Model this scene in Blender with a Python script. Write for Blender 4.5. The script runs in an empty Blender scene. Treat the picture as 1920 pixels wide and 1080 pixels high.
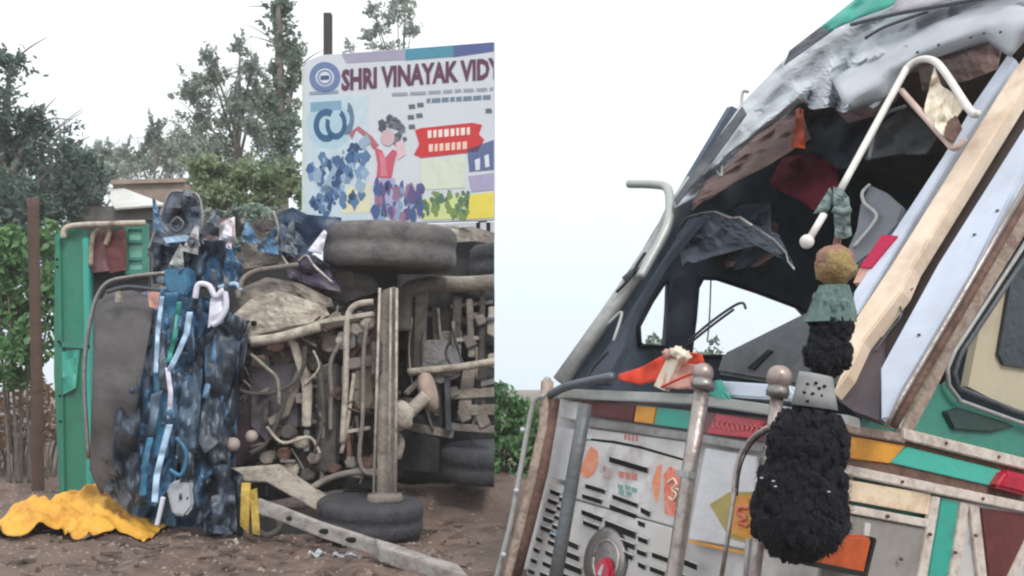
import bpy, bmesh, math, random
import numpy as np
from mathutils import Vector, Matrix, noise
from mathutils.geometry import tessellate_polygon
R = math.radians
random.seed(7)
SC = bpy.context.scene
COL = SC.collection

# ------------------------------------------------------------------ camera, sky, sun, exposure
F, HY, EYE = 1800.0, 720.0, 1.17            # focal length and horizon row for a 1920 x 1080 frame, eye height
CAM = Vector((0, 0, EYE))
cd = bpy.data.cameras.new('camera'); co = bpy.data.objects.new('camera', cd); COL.objects.link(co)
co.location = CAM; co.rotation_euler = (R(90), 0, 0)
cd.sensor_width = 36; cd.lens = 36 * F / 1920; cd.shift_y = (HY - 540) / 1920
cd.clip_start = .05; cd.clip_end = 2000
SC.camera = co
W = bpy.data.worlds.new('World'); SC.world = W; W.use_nodes = True
nt = W.node_tree; nt.nodes.clear()
N = nt.nodes.new; L_ = nt.links.new
wo = N('ShaderNodeOutputWorld'); bg = N('ShaderNodeBackground'); sky = N('ShaderNodeTexSky')
sky.sky_type = 'NISHITA'; sky.sun_disc = False; sky.sun_elevation = R(52); sky.sun_rotation = R(150)
sky.air_density = 1.5; sky.dust_density = 4
tc = N('ShaderNodeTexCoord'); sx = N('ShaderNodeSeparateXYZ'); rp = N('ShaderNodeValToRGB')
L_(tc.outputs['Generated'], sx.inputs[0]); L_(sx.outputs['Z'], rp.inputs[0])
rp.color_ramp.elements[0].position = 0.0; rp.color_ramp.elements[0].color = (.64, .77, .88, 1)
rp.color_ramp.elements[1].position = .30; rp.color_ramp.elements[1].color = (.96, .98, .99, 1)
e = rp.color_ramp.elements.new(.12); e.color = (.74, .86, .94, 1)
cn = N('ShaderNodeTexNoise'); cn.inputs['Scale'].default_value = 2.2; cn.inputs['Detail'].default_value = 5
L_(tc.outputs['Generated'], cn.inputs['Vector'])
cr = N('ShaderNodeMapRange'); cr.inputs['To Min'].default_value = 9.2; cr.inputs['To Max'].default_value = 10.8
L_(cn.outputs['Fac'], cr.inputs['Value'])
vm = N('ShaderNodeVectorMath'); vm.operation = 'SCALE'; L_(rp.outputs[0], vm.inputs[0]); L_(cr.outputs[0], vm.inputs['Scale'])
mx = N('ShaderNodeMix'); mx.data_type = 'RGBA'; mx.inputs['Factor'].default_value = .93
L_(sky.outputs[0], mx.inputs['A']); L_(vm.outputs[0], mx.inputs['B'])
L_(mx.outputs['Result'], bg.inputs['Color']); bg.inputs['Strength'].default_value = .1
L_(bg.outputs[0], wo.inputs[0])
sl = bpy.data.lights.new('sun', 'SUN'); so = bpy.data.objects.new('sun', sl); COL.objects.link(so)
sl.energy = 1.3; sl.angle = R(14); sl.color = (1, .95, .88)
so.rotation_euler = (R(42), 0, R(28))
vs = SC.view_settings; vs.view_transform = 'Standard'; vs.look = 'None'; vs.gamma = 1; vs.use_curve_mapping = False
vs.exposure = .44
SC.cycles.filter_width = 2.2; SC.cycles.volume_bounces = 5; SC.cycles.max_bounces = 14

# ------------------------------------------------------------------ materials
def lin(c):
    return tuple((v / 255 / 12.92) if v / 255 <= .04045 else ((v / 255 + .055) / 1.055) ** 2.4 for v in c)
MC = {}
def M(name, col, rough=.6, metal=0., dirt=None, amt=.4, scale=6., bump=.15, two=None, bs=None, coat=0, trans=0):
    if name in MC: return MC[name]
    m = bpy.data.materials.new(name); MC[name] = m; m.use_nodes = True
    t = m.node_tree; b = t.nodes['Principled BSDF']; nn = t.nodes.new; k = t.links.new
    b.inputs['Roughness'].default_value = rough; b.inputs['Metallic'].default_value = metal
    b.inputs['Coat Weight'].default_value = coat
    c1 = lin(col) + (1,)
    geo = nn('ShaderNodeNewGeometry')
    n1 = nn('ShaderNodeTexNoise'); n1.inputs['Scale'].default_value = scale; n1.inputs['Detail'].default_value = 8; n1.inputs['Roughness'].default_value = .68
    k(geo.outputs['Position'], n1.inputs['Vector'])
    m1 = nn('ShaderNodeMix'); m1.data_type = 'RGBA'
    m1.inputs['A'].default_value = c1
    d = lin(dirt) + (1,) if dirt else tuple(v * .62 for v in c1[:3]) + (1,)
    m1.inputs['B'].default_value = d
    mr = nn('ShaderNodeMapRange'); mr.inputs['From Min'].default_value = .44; mr.inputs['From Max'].default_value = .68
    mr.inputs['To Max'].default_value = amt
    k(n1.outputs['Fac'], mr.inputs['Value']); k(mr.outputs[0], m1.inputs['Factor'])
    last = m1.outputs['Result']
    if two:
        n2 = nn('ShaderNodeTexNoise'); n2.inputs['Scale'].default_value = scale * .23; n2.inputs['Detail'].default_value = 4
        k(geo.outputs['Position'], n2.inputs['Vector'])
        mr2 = nn('ShaderNodeMapRange'); mr2.inputs['From Min'].default_value = .42; mr2.inputs['From Max'].default_value = .6
        k(n2.outputs['Fac'], mr2.inputs['Value'])
        m2 = nn('ShaderNodeMix'); m2.data_type = 'RGBA'; k(last, m2.inputs['A']); m2.inputs['B'].default_value = lin(two) + (1,)
        k(mr2.outputs[0], m2.inputs['Factor']); last = m2.outputs['Result']
    k(last, b.inputs['Base Color'])
    if bump:
        n3 = nn('ShaderNodeTexNoise'); n3.inputs['Scale'].default_value = bs or scale * 3; n3.inputs['Detail'].default_value = 6
        k(geo.outputs['Position'], n3.inputs['Vector'])
        bp = nn('ShaderNodeBump'); bp.inputs['Strength'].default_value = bump; bp.inputs['Distance'].default_value = .03
        k(n3.outputs['Fac'], bp.inputs['Height']); k(bp.outputs[0], b.inputs['Normal'])
    if trans:
        tr = nn('ShaderNodeBsdfTranslucent'); k(last, tr.inputs['Color'])
        ms = nn('ShaderNodeMixShader'); ms.inputs[0].default_value = trans
        k(b.outputs[0], ms.inputs[1]); k(tr.outputs[0], ms.inputs[2]); k(ms.outputs[0], t.nodes['Material Output'].inputs[0])
    return m

white = M('white_paint', (220, 220, 222), .5, dirt=(140, 122, 108), amt=.8, scale=5, two=(196, 194, 192))
visw = M('crumpled_white', (200, 208, 216), .4, dirt=(120, 124, 132), amt=.75, scale=4, bump=.1, two=(180, 186, 194))
paleb = M('pale_blue_paint', (205, 215, 232), .45, dirt=(150, 155, 165), amt=.3, scale=4)
cream = M('cream_paint', (236, 216, 188), .55, dirt=(150, 110, 76), amt=.5, scale=9)
tan = M('tan_wood', (242, 224, 204), .55, dirt=(176, 144, 118), amt=.6, scale=5, two=(232, 206, 180))
rust = M('rusty_metal', (168, 152, 140), .7, dirt=(98, 72, 58), amt=.8, scale=14, bump=.4)
rustd = M('dark_rust', (112, 84, 74), .8, dirt=(60, 42, 38), amt=.8, scale=14, bump=.4)
steel = M('dull_steel', (150, 148, 148), .38, .75, dirt=(105, 95, 90), amt=.6, scale=12)
chrome = M('worn_chrome', (176, 168, 164), .38, .7, dirt=(108, 92, 86), amt=.6, scale=16)
galv = M('grey_tube', (168, 170, 170), .45, .2, dirt=(110, 108, 106), amt=.5, scale=10)
teal = M('teal_paint', (56, 168, 152), .45, dirt=(90, 120, 110), amt=.4, scale=7)
dteal = M('door_green', (62, 138, 122), .42, dirt=(58, 92, 84), amt=.5, scale=4)
green = M('green_panel', (40, 136, 110), .5, dirt=(52, 88, 78), amt=.9, scale=4, two=(58, 126, 106))
amber = M('amber_patch', (226, 160, 60), .45, dirt=(170, 110, 50), amt=.5, scale=8)
lampo = M('orange_lens', (196, 92, 48), .3, dirt=(130, 56, 34), amt=.5, scale=8, coat=.4)
red = M('red_reflector', (196, 30, 62), .35, dirt=(120, 20, 40), amt=.5, scale=9, coat=.4)
maroon = M('maroon_paint', (104, 48, 50), .5, dirt=(66, 34, 36), amt=.6, scale=7)
maroong = M('maroon_grey', (128, 92, 96), .6, dirt=(90, 60, 62), amt=.6, scale=7)
orange = M('orange_decal', (224, 140, 104), .6, dirt=(230, 190, 170), amt=.5, scale=16)
orred = M('orange_red_decal', (222, 112, 84), .6, dirt=(236, 214, 204), amt=.5, scale=30)
black = M('black_plastic', (22, 24, 28), .6, dirt=(40, 40, 44), amt=.4)
hole = M('near_black', (14, 15, 17), .9, bump=0)  # flat near-black, also stands in for the shade inside slots and holes
rubber = M('tyre_rubber', (58, 61, 68), .85, dirt=(92, 86, 84), amt=.5, scale=9, bump=.5)
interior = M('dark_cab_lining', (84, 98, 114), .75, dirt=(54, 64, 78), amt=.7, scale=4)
liningb = M('brown_lining', (146, 122, 116), .8, dirt=(96, 80, 80), amt=.7, scale=6)
dash = M('dashboard_plastic', (92, 96, 100), .6, dirt=(56, 58, 62), amt=.6, scale=6)
seatm = M('dark_seat', (46, 50, 58), .8, dirt=(30, 32, 38), amt=.6)
redcloth = M('red_cloth', (214, 70, 46), .85, dirt=(160, 40, 34), amt=.5, scale=8)
pinkcloth = M('pink_cloth', (206, 160, 150), .85, dirt=(150, 100, 96), amt=.5, scale=8)
crimson = M('crimson_cloth', (190, 28, 76), .8, dirt=(140, 20, 60), amt=.4)
wine = M('wine_cloth', (132, 38, 60), .85, dirt=(84, 30, 46), amt=.5)
creamc = M('cream_cloth', (232, 220, 200), .8, dirt=(190, 170, 150), amt=.5, scale=9)
greyc = M('grey_cloth', (118, 136, 136), .85, dirt=(70, 86, 90), amt=.6, scale=14)
dots = M('grey_collar', (150, 152, 152), .7, dirt=(110, 112, 114), amt=.4)
tblack = M('tassel_black', (13, 16, 26), .95, dirt=(6, 8, 13), amt=.5, scale=20, bump=.3)
tdark = M('tassel_grey_green', (104, 128, 124), .9, dirt=(66, 84, 82), amt=.6, scale=20)
maskp = M('mask_pink', (160, 112, 110), .85, dirt=(140, 116, 80), amt=1., scale=22, bump=.5)
masky = M('mask_yellow', (160, 142, 92), .85, dirt=(120, 78, 70), amt=1., scale=22, bump=.5)
mud = M('muddy_metal', (164, 155, 145), .88, dirt=(98, 92, 86), amt=.8, scale=10, bump=.5, two=(124, 117, 112))
mudl = M('light_muddy_metal', (192, 183, 171), .88, dirt=(116, 107, 99), amt=.9, scale=9, bump=.4)
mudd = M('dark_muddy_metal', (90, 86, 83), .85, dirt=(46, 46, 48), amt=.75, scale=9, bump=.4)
under = M('painted_shade_underbody', (56, 57, 60), .9, dirt=(34, 35, 38), amt=.7, scale=5)  # shade of the gaps under the truck, put into a dark base colour
bluep = M('blue_cab_paint', (58, 120, 158), .4, dirt=(60, 84, 104), amt=.6, scale=7, bump=.3)
bluel = M('light_blue_trim', (178, 208, 236), .4, dirt=(120, 150, 180), amt=.4, scale=7)
blued = M('crushed_navy_metal', (74, 100, 132), .42, .2, dirt=(44, 54, 70), amt=.8, scale=6, bump=.2, two=(92, 112, 132))
darkm = M('crushed_dark_metal', (76, 82, 90), .5, .3, dirt=(44, 47, 54), amt=.7, scale=7, bump=.3, two=(104, 108, 112))
def streaked(name, stops, sx_, sz_):
    m = M(name, (128, 128, 128), .42, .15, bump=.2, scale=7); t = m.node_tree; b = t.nodes['Principled BSDF']; nn = t.nodes.new; k = t.links.new
    geo = nn('ShaderNodeNewGeometry'); mp = nn('ShaderNodeMapping'); mp.inputs['Scale'].default_value = (sx_, sx_, sz_); k(geo.outputs['Position'], mp.inputs['Vector'])
    nz = nn('ShaderNodeTexNoise'); nz.inputs['Scale'].default_value = 1; nz.inputs['Detail'].default_value = 7; nz.inputs['Roughness'].default_value = .62; nz.inputs['Distortion'].default_value = .8
    k(mp.outputs[0], nz.inputs['Vector']); r = nn('ShaderNodeValToRGB'); k(nz.outputs['Fac'], r.inputs[0]); e_ = r.color_ramp.elements
    e_[0].position, e_[0].color = stops[0][0], lin(stops[0][1]) + (1,); e_[1].position, e_[1].color = stops[-1][0], lin(stops[-1][1]) + (1,)
    for p_, c_ in stops[1:-1]: q = e_.new(p_); q.color = lin(c_) + (1,)
    k(r.outputs[0], b.inputs['Base Color']); return m
crushp = streaked('scraped_blue_paint', ((.32, (38, 44, 56)), (.42, (66, 86, 112)), (.49, (72, 122, 164)), (.55, (96, 128, 156)), (.60, (60, 72, 88)), (.67, (186, 206, 228))), 5., 2.2)
crushd = streaked('scraped_dark_metal', ((.34, (36, 40, 48)), (.46, (78, 88, 100)), (.54, (58, 74, 94)), (.60, (116, 124, 130)), (.70, (48, 56, 66))), 5., 2.4)
lav = M('white_trim', (222, 222, 238), .4, dirt=(160, 160, 180), amt=.4)
roofg = M('grey_cab_roof', (96, 94, 96), .6, dirt=(62, 60, 64), amt=.6, scale=4, bump=.3)
lensg = M('headlamp_lens', (190, 196, 204), .25, dirt=(140, 146, 156), amt=.5, coat=.5)
yellowp = M('yellow_strip', (206, 176, 84), .6, dirt=(140, 112, 60), amt=.6, scale=10)
tarp = M('yellow_tarpaulin', (226, 172, 66), .65, dirt=(176, 118, 50), amt=.8, scale=5, bump=.3)
postm = M('weathered_post', (92, 72, 64), .85, dirt=(70, 54, 48), amt=.7, scale=10, bump=.4)
tin = M('pale_tin', (212, 214, 212), .5, dirt=(160, 158, 152), amt=.5, scale=3)
hutw = M('brown_wall', (166, 150, 140), .85, dirt=(120, 96, 86), amt=.6, scale=3)
hutg = M('grey_wall', (112, 112, 110), .85, dirt=(86, 84, 82), amt=.6, scale=3)
bark = M('bark', (120, 114, 108), .9, dirt=(66, 60, 56), amt=.6, scale=8, bump=.5)
soil = M('soil', (116, 98, 89), .8, dirt=(52, 42, 39), amt=1., scale=3.2, bump=1., two=(112, 96, 88), bs=14)
stone = M('gravel', (150, 138, 130), .9, dirt=(104, 92, 84), amt=.7, scale=9)
def leafmat(n, c, d): return M(n, c, .6, dirt=d, amt=.9, scale=2.2, bump=0, trans=.3)  # tree leaf colours are paled, which paints haze into them
lf_dark = leafmat('leaf_dark', (98, 120, 112), (66, 90, 86))
lf_grey = leafmat('leaf_hazy_grey_green', (150, 164, 154), (116, 134, 126))
lf_mid = leafmat('leaf_mid', (132, 150, 138), (96, 120, 108))
lf_lite = leafmat('leaf_light', (142, 158, 122), (106, 130, 102))
lf_brt = leafmat('leaf_bright', (108, 150, 98), (58, 100, 66))
lf_dry = leafmat('leaf_dry', (150, 122, 96), (104, 84, 68))
bwhite = M('board_print_white', (208, 214, 222), .5, dirt=(196, 204, 210), amt=.4, scale=3, bump=0)
def ink(n, c): return M('ink_' + n, c, .55, amt=.25, scale=9, bump=0)

# ------------------------------------------------------------------ geometry helpers
ORG = {}
def ray(px, py): return Vector(((px - 960) / F, 1.0, -(py - HY) / F))
def P(px, py, Y): return CAM + ray(px, py) * Y
class Plane:
    def __init__(s, o, n): s.o = Vector(o); s.n = Vector(n).normalized()
    def __call__(s, px, py, off=0.):
        r = ray(px, py); t = (s.o + s.n * off - CAM).dot(s.n) / r.dot(s.n)
        return CAM + r * t
def plane_y(Y): return Plane((0, Y, 0), (0, -1, 0))
def tag(o, label=None, cat=None, group=None, kind=None):
    if label: o['label'] = label
    if cat: o['category'] = cat
    if group: o['group'] = group
    if kind: o['kind'] = kind
    return o
def thing(name, loc, label, cat, group=None):
    o = bpy.data.objects.new(name, None); COL.objects.link(o); o.location = loc; o.empty_display_size = .2
    ORG[o.name] = Vector(loc)
    return tag(o, label, cat, group)
def mk(name, verts, faces, mat, parent=None, smooth=False, bevel=0., solid=0.):
    me = bpy.data.meshes.new(name)
    if parent is not None: og = ORG[parent.name]
    else:
        a = np.array([tuple(v) for v in verts]); og = Vector((a[:, 0].mean(), a[:, 1].mean(), a[:, 2].min()))
    me.from_pydata([tuple(Vector(v) - og) for v in verts], [], faces)
    bm = bmesh.new(); bm.from_mesh(me)
    bmesh.ops.recalc_face_normals(bm, faces=bm.faces)
    if bevel:
        es = [e for e in bm.edges if len(e.link_faces) == 2 and e.calc_face_angle(0) > .6]
        bmesh.ops.bevel(bm, geom=es, offset=bevel, segments=2, affect='EDGES', clamp_overlap=True)
    bm.to_mesh(me); bm.free()
    if smooth:
        for p in me.polygons: p.use_smooth = True
    me.materials.append(mat)
    o = bpy.data.objects.new(name, me); COL.objects.link(o)
    if solid:
        s = o.modifiers.new('thickness', 'SOLIDIFY'); s.thickness = solid; s.offset = 0
    if parent is None: o.location = og; ORG[o.name] = og
    else: o.parent = parent; ORG[o.name] = og
    return o
def slab3(name, pts, n, th, mat, parent, bevel=0., holes=()):
    """prism: front outline pts, pushed back along -n by th; holes are outlines cut through it"""
    n = Vector(n).normalized(); loops = [list(pts)] + [list(h) for h in holes]
    if not holes:
        k = len(pts); V = [Vector(p) for p in pts] + [Vector(p) - n * th for p in pts]
        Fc = [list(range(k)), list(range(2 * k - 1, k - 1, -1))] + [[i, (i + 1) % k, k + (i + 1) % k, k + i] for i in range(k)]
        return mk(name, V, Fc, mat, parent, bevel=bevel)
    tris = tessellate_polygon([[Vector(p) for p in l] for l in loops])
    flat = [Vector(p) for l in loops for p in l]; k = len(flat)
    V = flat + [p - n * th for p in flat]
    Fc = [list(t) for t in tris] + [[k + i for i in reversed(t)] for t in tris]; s = 0
    for l in loops:
        m = len(l); Fc += [[s + i, s + (i + 1) % m, k + s + (i + 1) % m, k + s + i] for i in range(m)]; s += m
    return mk(name, V, Fc, mat, parent)
def slab(name, S, poly, th, mat, parent, off=0., bevel=0., holes=()):
    return slab3(name, [S(x, y, off) for x, y in poly], S.n, th, mat, parent, bevel, [[S(x, y, off) for x, y in h] for h in holes])
def strip(name, S, a, b, w, th, mat, parent, off=0., bevel=0.):
    """rectangular bar whose image runs from a to b, w pixels wide"""
    A, B = Vector(a), Vector(b); d = (B - A).normalized(); q = Vector((-d.y, d.x)) * (w / 2)
    return slab(name, S, [A - q, B - q, B + q, A + q], th, mat, parent, off, bevel)
def smoothpts(pts, n=6):
    if len(pts) < 3: return [Vector(p) for p in pts]
    p = [Vector(pts[0])] + [Vector(q) for q in pts] + [Vector(pts[-1])]; out = []
    for i in range(1, len(p) - 2):
        for j in range(n):
            t = j / n; a, b, c, d = p[i - 1:i + 3]
            out.append(.5 * ((2 * b) + (c - a) * t + (2 * a - 5 * b + 4 * c - d) * t * t + (3 * b - a - 3 * c + d) * t ** 3))
    return out + [p[-2]]
def tubegeo(pts, rad, sides=10):
    V, Fc = [], []; m = len(pts); prev = None
    for i, p in enumerate(pts):
        d = (pts[min(i + 1, m - 1)] - pts[max(i - 1, 0)]).normalized()
        if prev is None: u = d.orthogonal().normalized()
        else: u = (prev - d * prev.dot(d)).normalized()
        prev = u; w = d.cross(u); r = rad[i] if isinstance(rad, (list, tuple)) else rad
        V += [p + (u * math.cos(2 * math.pi * k / sides) + w * math.sin(2 * math.pi * k / sides)) * r for k in range(sides)]
    for i in range(m - 1):
        for k in range(sides):
            a, b = i * sides + k, i * sides + (k + 1) % sides; Fc.append([a, b, b + sides, a + sides])
    Fc += [list(range(sides - 1, -1, -1)), list(range((m - 1) * sides, m * sides))]
    return V, Fc
def tube3(name, pts, rad, mat, parent=None, sides=10, curve=True):
    q = smoothpts(pts) if curve else [Vector(p) for p in pts]
    if isinstance(rad, (list, tuple)):
        rad = [float(np.interp(i / (len(q) - 1) * (len(rad) - 1), range(len(rad)), rad)) for i in range(len(q))]
    V, Fc = tubegeo(q, rad, sides); return mk(name, V, Fc, mat, parent, smooth=True)
def tube(name, S, pts, wpx, mat, parent, off=0., sides=10, curve=True):
    q = [S(x, y, off) for x, y in pts]; d = sum((v.y for v in q)) / len(q)
    return tube3(name, q, wpx / 2 / F * d, mat, parent, sides, curve)
def resample(poly, n):
    p = np.array(poly, float); s = np.r_[0, np.cumsum(np.hypot(*np.diff(p, axis=0).T))]; t = np.linspace(0, s[-1], n)
    return np.c_[np.interp(t, s, p[:, 0]), np.interp(t, s, p[:, 1])]
def sheet(name, S, top, bot, mat, parent, off=0., amp=.04, freq=3., nx=26, ny=8, bulge=0., seed=0, th=.006, ridge=True, flat=True, an=(1, 1, 1), creases=()):
    """bent sheet of metal or cloth between two outlines, folded along its own normal"""
    A, B = resample(top, nx), resample(bot, nx); V, Fc = [], []
    for j in range(ny):
        t = j / (ny - 1)
        for i in range(nx):
            x, y = A[i] * (1 - t) + B[i] * t; p = S(x, y, off)
            q = Vector((p.x * an[0], p.y * an[1], p.z * an[2])) * freq + Vector((seed * 7.3, seed * 3.1, 0))
            f = noise.fractal(q, .9, 2.1, 3)
            if ridge: f = abs(f) * 2 - .5
            cz = 0
            for (ax_, ay_, bx_, by_, A_, w_) in creases:
                ux, uy = bx_ - ax_, by_ - ay_; q_ = max(0, min(1, ((x - ax_) * ux + (y - ay_) * uy) / (ux * ux + uy * uy)))
                cz += A_ * max(0, 1 - math.hypot(x - ax_ - q_ * ux, y - ay_ - q_ * uy) / w_) * (1 - .5 * q_)
            V.append(S(x, y, off + f * amp + bulge * math.sin(math.pi * t) + cz))
    for j in range(ny - 1):
        for i in range(nx - 1):
            a = j * nx + i; Fc.append([a, a + 1, a + nx + 1, a + nx])
    return mk(name, V, Fc, mat, parent, smooth=not flat, solid=th)
def lathe(name, c, axis, prof, mat, parent=None, seg=28, smooth=True):
    """prof: (radius, height along axis)"""
    c, ax = Vector(c), Vector(axis).normalized(); u = ax.orthogonal().normalized(); w = ax.cross(u); V, Fc = [], []
    for r, h in prof:
        for k in range(seg):
            a = 2 * math.pi * k / seg; V.append(c + ax * h + (u * math.cos(a) + w * math.sin(a)) * r)
    m = len(prof)
    for i in range(m - 1):
        for k in range(seg):
            a, b = i * seg + k, i * seg + (k + 1) % seg; Fc.append([a, b, b + seg, a + seg])
    Fc += [list(range(seg)), list(range((m - 1) * seg, m * seg))]
    return mk(name, V, Fc, mat, parent, smooth=smooth)
def ball(name, c, r, mat, parent, sq=(1, 1, 1), seed=0, amp=0., seg=20):
    V, Fc = [], []; c = Vector(c); h = seg // 2
    for i in range(1, h):
        a = math.pi * i / h
        for k in range(seg):
            b = 2 * math.pi * k / seg; d = Vector((math.sin(a) * math.cos(b), math.sin(a) * math.sin(b), math.cos(a)))
            f = 1 + (amp * noise.fractal(d * 2.2 + Vector((seed, 0, 0)), 1, 2, 3) if amp else 0)
            V.append(c + Vector((d.x * sq[0], d.y * sq[1], d.z * sq[2])) * r * f)
    for i in range(h - 2):
        for k in range(seg):
            a, b = i * seg + k, i * seg + (k + 1) % seg; Fc.append([a, b, b + seg, a + seg])
    Fc += [list(range(seg)), list(range((h - 2) * seg, (h - 1) * seg))]
    return mk(name, V, Fc, mat, parent, smooth=True)
def clip(o, px):
    """end a piece at the truck's tail: a flat cut, closed again"""
    n = Vector((1, -(px - 960) / F, 0)); bm = bmesh.new(); bm.from_mesh(o.data)
    r = bmesh.ops.bisect_plane(bm, geom=bm.verts[:] + bm.edges[:] + bm.faces[:], plane_co=CAM - ORG[o.name], plane_no=n, clear_outer=True)
    ed = [g for g in r['geom_cut'] if isinstance(g, bmesh.types.BMEdge)]
    if ed: bmesh.ops.holes_fill(bm, edges=ed, sides=0)
    bm.to_mesh(o.data); bm.free(); return o
def text(name, S, s, a, b, hpx, mat, parent, off=.006, end=None, bold=.02):
    """flat lettering whose baseline runs from pixel a to pixel b"""
    cu = bpy.data.curves.new(name, 'FONT'); cu.body = s; cu.size = 1; cu.offset = bold; cu.resolution_u = 2
    t = bpy.data.objects.new(name, cu); COL.objects.link(t); bpy.context.view_layer.update()
    me = t.evaluated_get(bpy.context.evaluated_depsgraph_get()).to_mesh()
    v = np.array([tuple(x.co) for x in me.vertices]); fc = [list(p.vertices) for p in me.polygons]
    x0, x1 = v[:, 0].min(), v[:, 0].max(); y1 = v[:, 1].max()
    V = []
    for x, y, z in v:
        t_ = (x - x0) / (x1 - x0); px = a[0] + (b[0] - a[0]) * t_; py = a[1] + (b[1] - a[1]) * t_ - y / y1 * hpx
        V.append(S(px, py, off))
    bpy.data.objects.remove(t); bpy.data.curves.remove(cu)
    o = mk(name, V, fc, mat, parent)
    if end: clip(o, end)
    return o

# ------------------------------------------------------------------ pose of the standing truck (nose in the ditch)
C0 = P(1590, 800, 4.0); L0 = P(1040, 740, 6.0); S0 = P(1920, 890, 4.61)
e1 = (L0 - C0).normalized(); CABW = (L0 - C0).length
e2 = (S0 - C0); e2 = (e2 - e1 * e2.dot(e1)).normalized()
e3 = e2.cross(e1).normalized()
if e3.z < 0: e3 = -e3
def T(a, b, c): return C0 + e1 * a + e2 * b + e3 * c         # across the front, backwards, up from the belt corner
FP = Plane(C0, -e2); SP = Plane(C0, -e1); FSP = Plane(T(CABW, 0, 0), -e1)
lean = R(22); wdir = e3 * math.cos(lean) + e2 * math.sin(lean)
WP = Plane(C0, -e2 * math.cos(lean) + e3 * math.sin(lean))
DROP = 1.85
tg = T(0, 0, -DROP)

# ------------------------------------------------------------------ ground
def sstep(a, b, x):
    t = min(1, max(0, (x - a) / (b - a))); return t * t * (3 - 2 * t)
def gz(x, y):
    z = .05 * noise.fractal(Vector((x * .5, y * .5, 3)), 1, 2, 4) * sstep(80, 20, abs(x) + abs(y))
    z += .045 * noise.fractal(Vector((x * 2.8, y * 2.8, 9)), .8, 2, 4) * sstep(30, 12, abs(x) + abs(y))
    z += .22 * sstep(7.9, 8.9, y) * sstep(12, 10, y) * sstep(-2.2, -1.2, x) * sstep(.5, .0, x)
    d = tg.z - ((x - tg.x) * e3.x + (y - tg.y) * e3.y) / e3.z
    s = sstep(.12, .8, x - max(0, y - 6) * .06) * sstep(14, 10, y) * sstep(1.0, 2.2, y) * sstep(9, 6, x)
    return z * (1 - s) + max(-1.6, min(0, d)) * s
def axis(lo, hi, st, far):
    a = list(np.arange(lo, hi + 1e-6, st)); k = st; x = hi; up = []
    while x < far: k *= 1.5; x += k; up.append(x)
    k = st; x = lo; dn = []
    while x > -far: k *= 1.5; x -= k; dn.append(x)
    return dn[::-1] + a + up
gx, gy = axis(-6, 4, .06, 150), axis(2, 14, .06, 150)
gv = [(x, y, gz(x, y)) for y in gy for x in gx]; n_ = len(gx)
gf = [[j * n_ + i, j * n_ + i + 1, (j + 1) * n_ + i + 1, (j + 1) * n_ + i] for j in range(len(gy) - 1) for i in range(n_ - 1)]
g = mk('ground', gv, gf, soil, smooth=True); tag(g, 'brown bare soil ground strewn with gravel', 'ground', kind='structure')
# gravel
gvv, gff = [], []
for k in range(3400):
    y = random.uniform(5.2, 12); x = random.uniform(-.62 * y, -.02 * y if random.random() < .9 else .02 * y); r = random.uniform(.006, .022) * (1.6 if random.random() < .08 else 1)
    z = gz(x, y); b = len(gvv)
    for d in ((1, 0, 0), (-.3, .9, 0), (-.6, -.8, 0), (.05, 0, .8)):
        gvv.append((x + d[0] * r * random.uniform(.7, 1.3), y + d[1] * r * random.uniform(.7, 1.3), z - .003 + d[2] * r))
    gff += [[b, b + 1, b + 3], [b + 1, b + 2, b + 3], [b + 2, b, b + 3]]
tag(mk('gravel', gvv, gff, stone), 'loose pale gravel scattered over the soil', 'gravel', kind='stuff')

# ------------------------------------------------------------------ vegetation
def leaves(clumps, n, size, rng, fill=.35, flat=.5, sprays=0):
    """many small folded leaves spread through ellipsoid clumps (centre, radii)"""
    V, Fc = [], []; wt = np.array([c[1][0] * c[1][2] for c in clumps]); wt = wt / wt.sum()
    sp = []
    for c, r in clumps:
        L = []
        for q in range(sprays):
            d = rng.normal(size=3); d[2] = d[2] * .8 + .25; d /= np.linalg.norm(d); L.append((d * rng.uniform(.55, 1.2), rng.normal(size=3) * .14))
        sp.append(L)
    for k in range(n):
        ci = rng.choice(len(clumps), p=wt); c, r = clumps[ci]
        while True:
            if sprays:
                d, bend = sp[ci][rng.integers(sprays)]; t = rng.uniform(.15, 1); w0 = .05 + .10 * (1 - t)
                p = np.array(c) + (d * t + bend * t * t + rng.normal(size=3) * w0) * np.array(r); break
            d = rng.normal(size=3); d /= np.linalg.norm(d); rr = (fill + (1 - fill) * rng.random()) ** .6
            p = np.array(c) + d * np.array(r) * rr
            if noise.noise(Vector(p) * (1.6 / max(.25, r[0]))) > -.16 or rng.random() < .12: break
        u = rng.normal(size=3); u /= np.linalg.norm(u); w = np.cross(u, rng.normal(size=3)); w /= np.linalg.norm(w)
        s = size * rng.uniform(.6, 1.5); b = len(V)
        V += [p - u * s, p + w * s * flat, p + u * s, p - w * s * flat]; Fc.append([b, b + 1, b + 2, b + 3])
    return V, Fc
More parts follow.
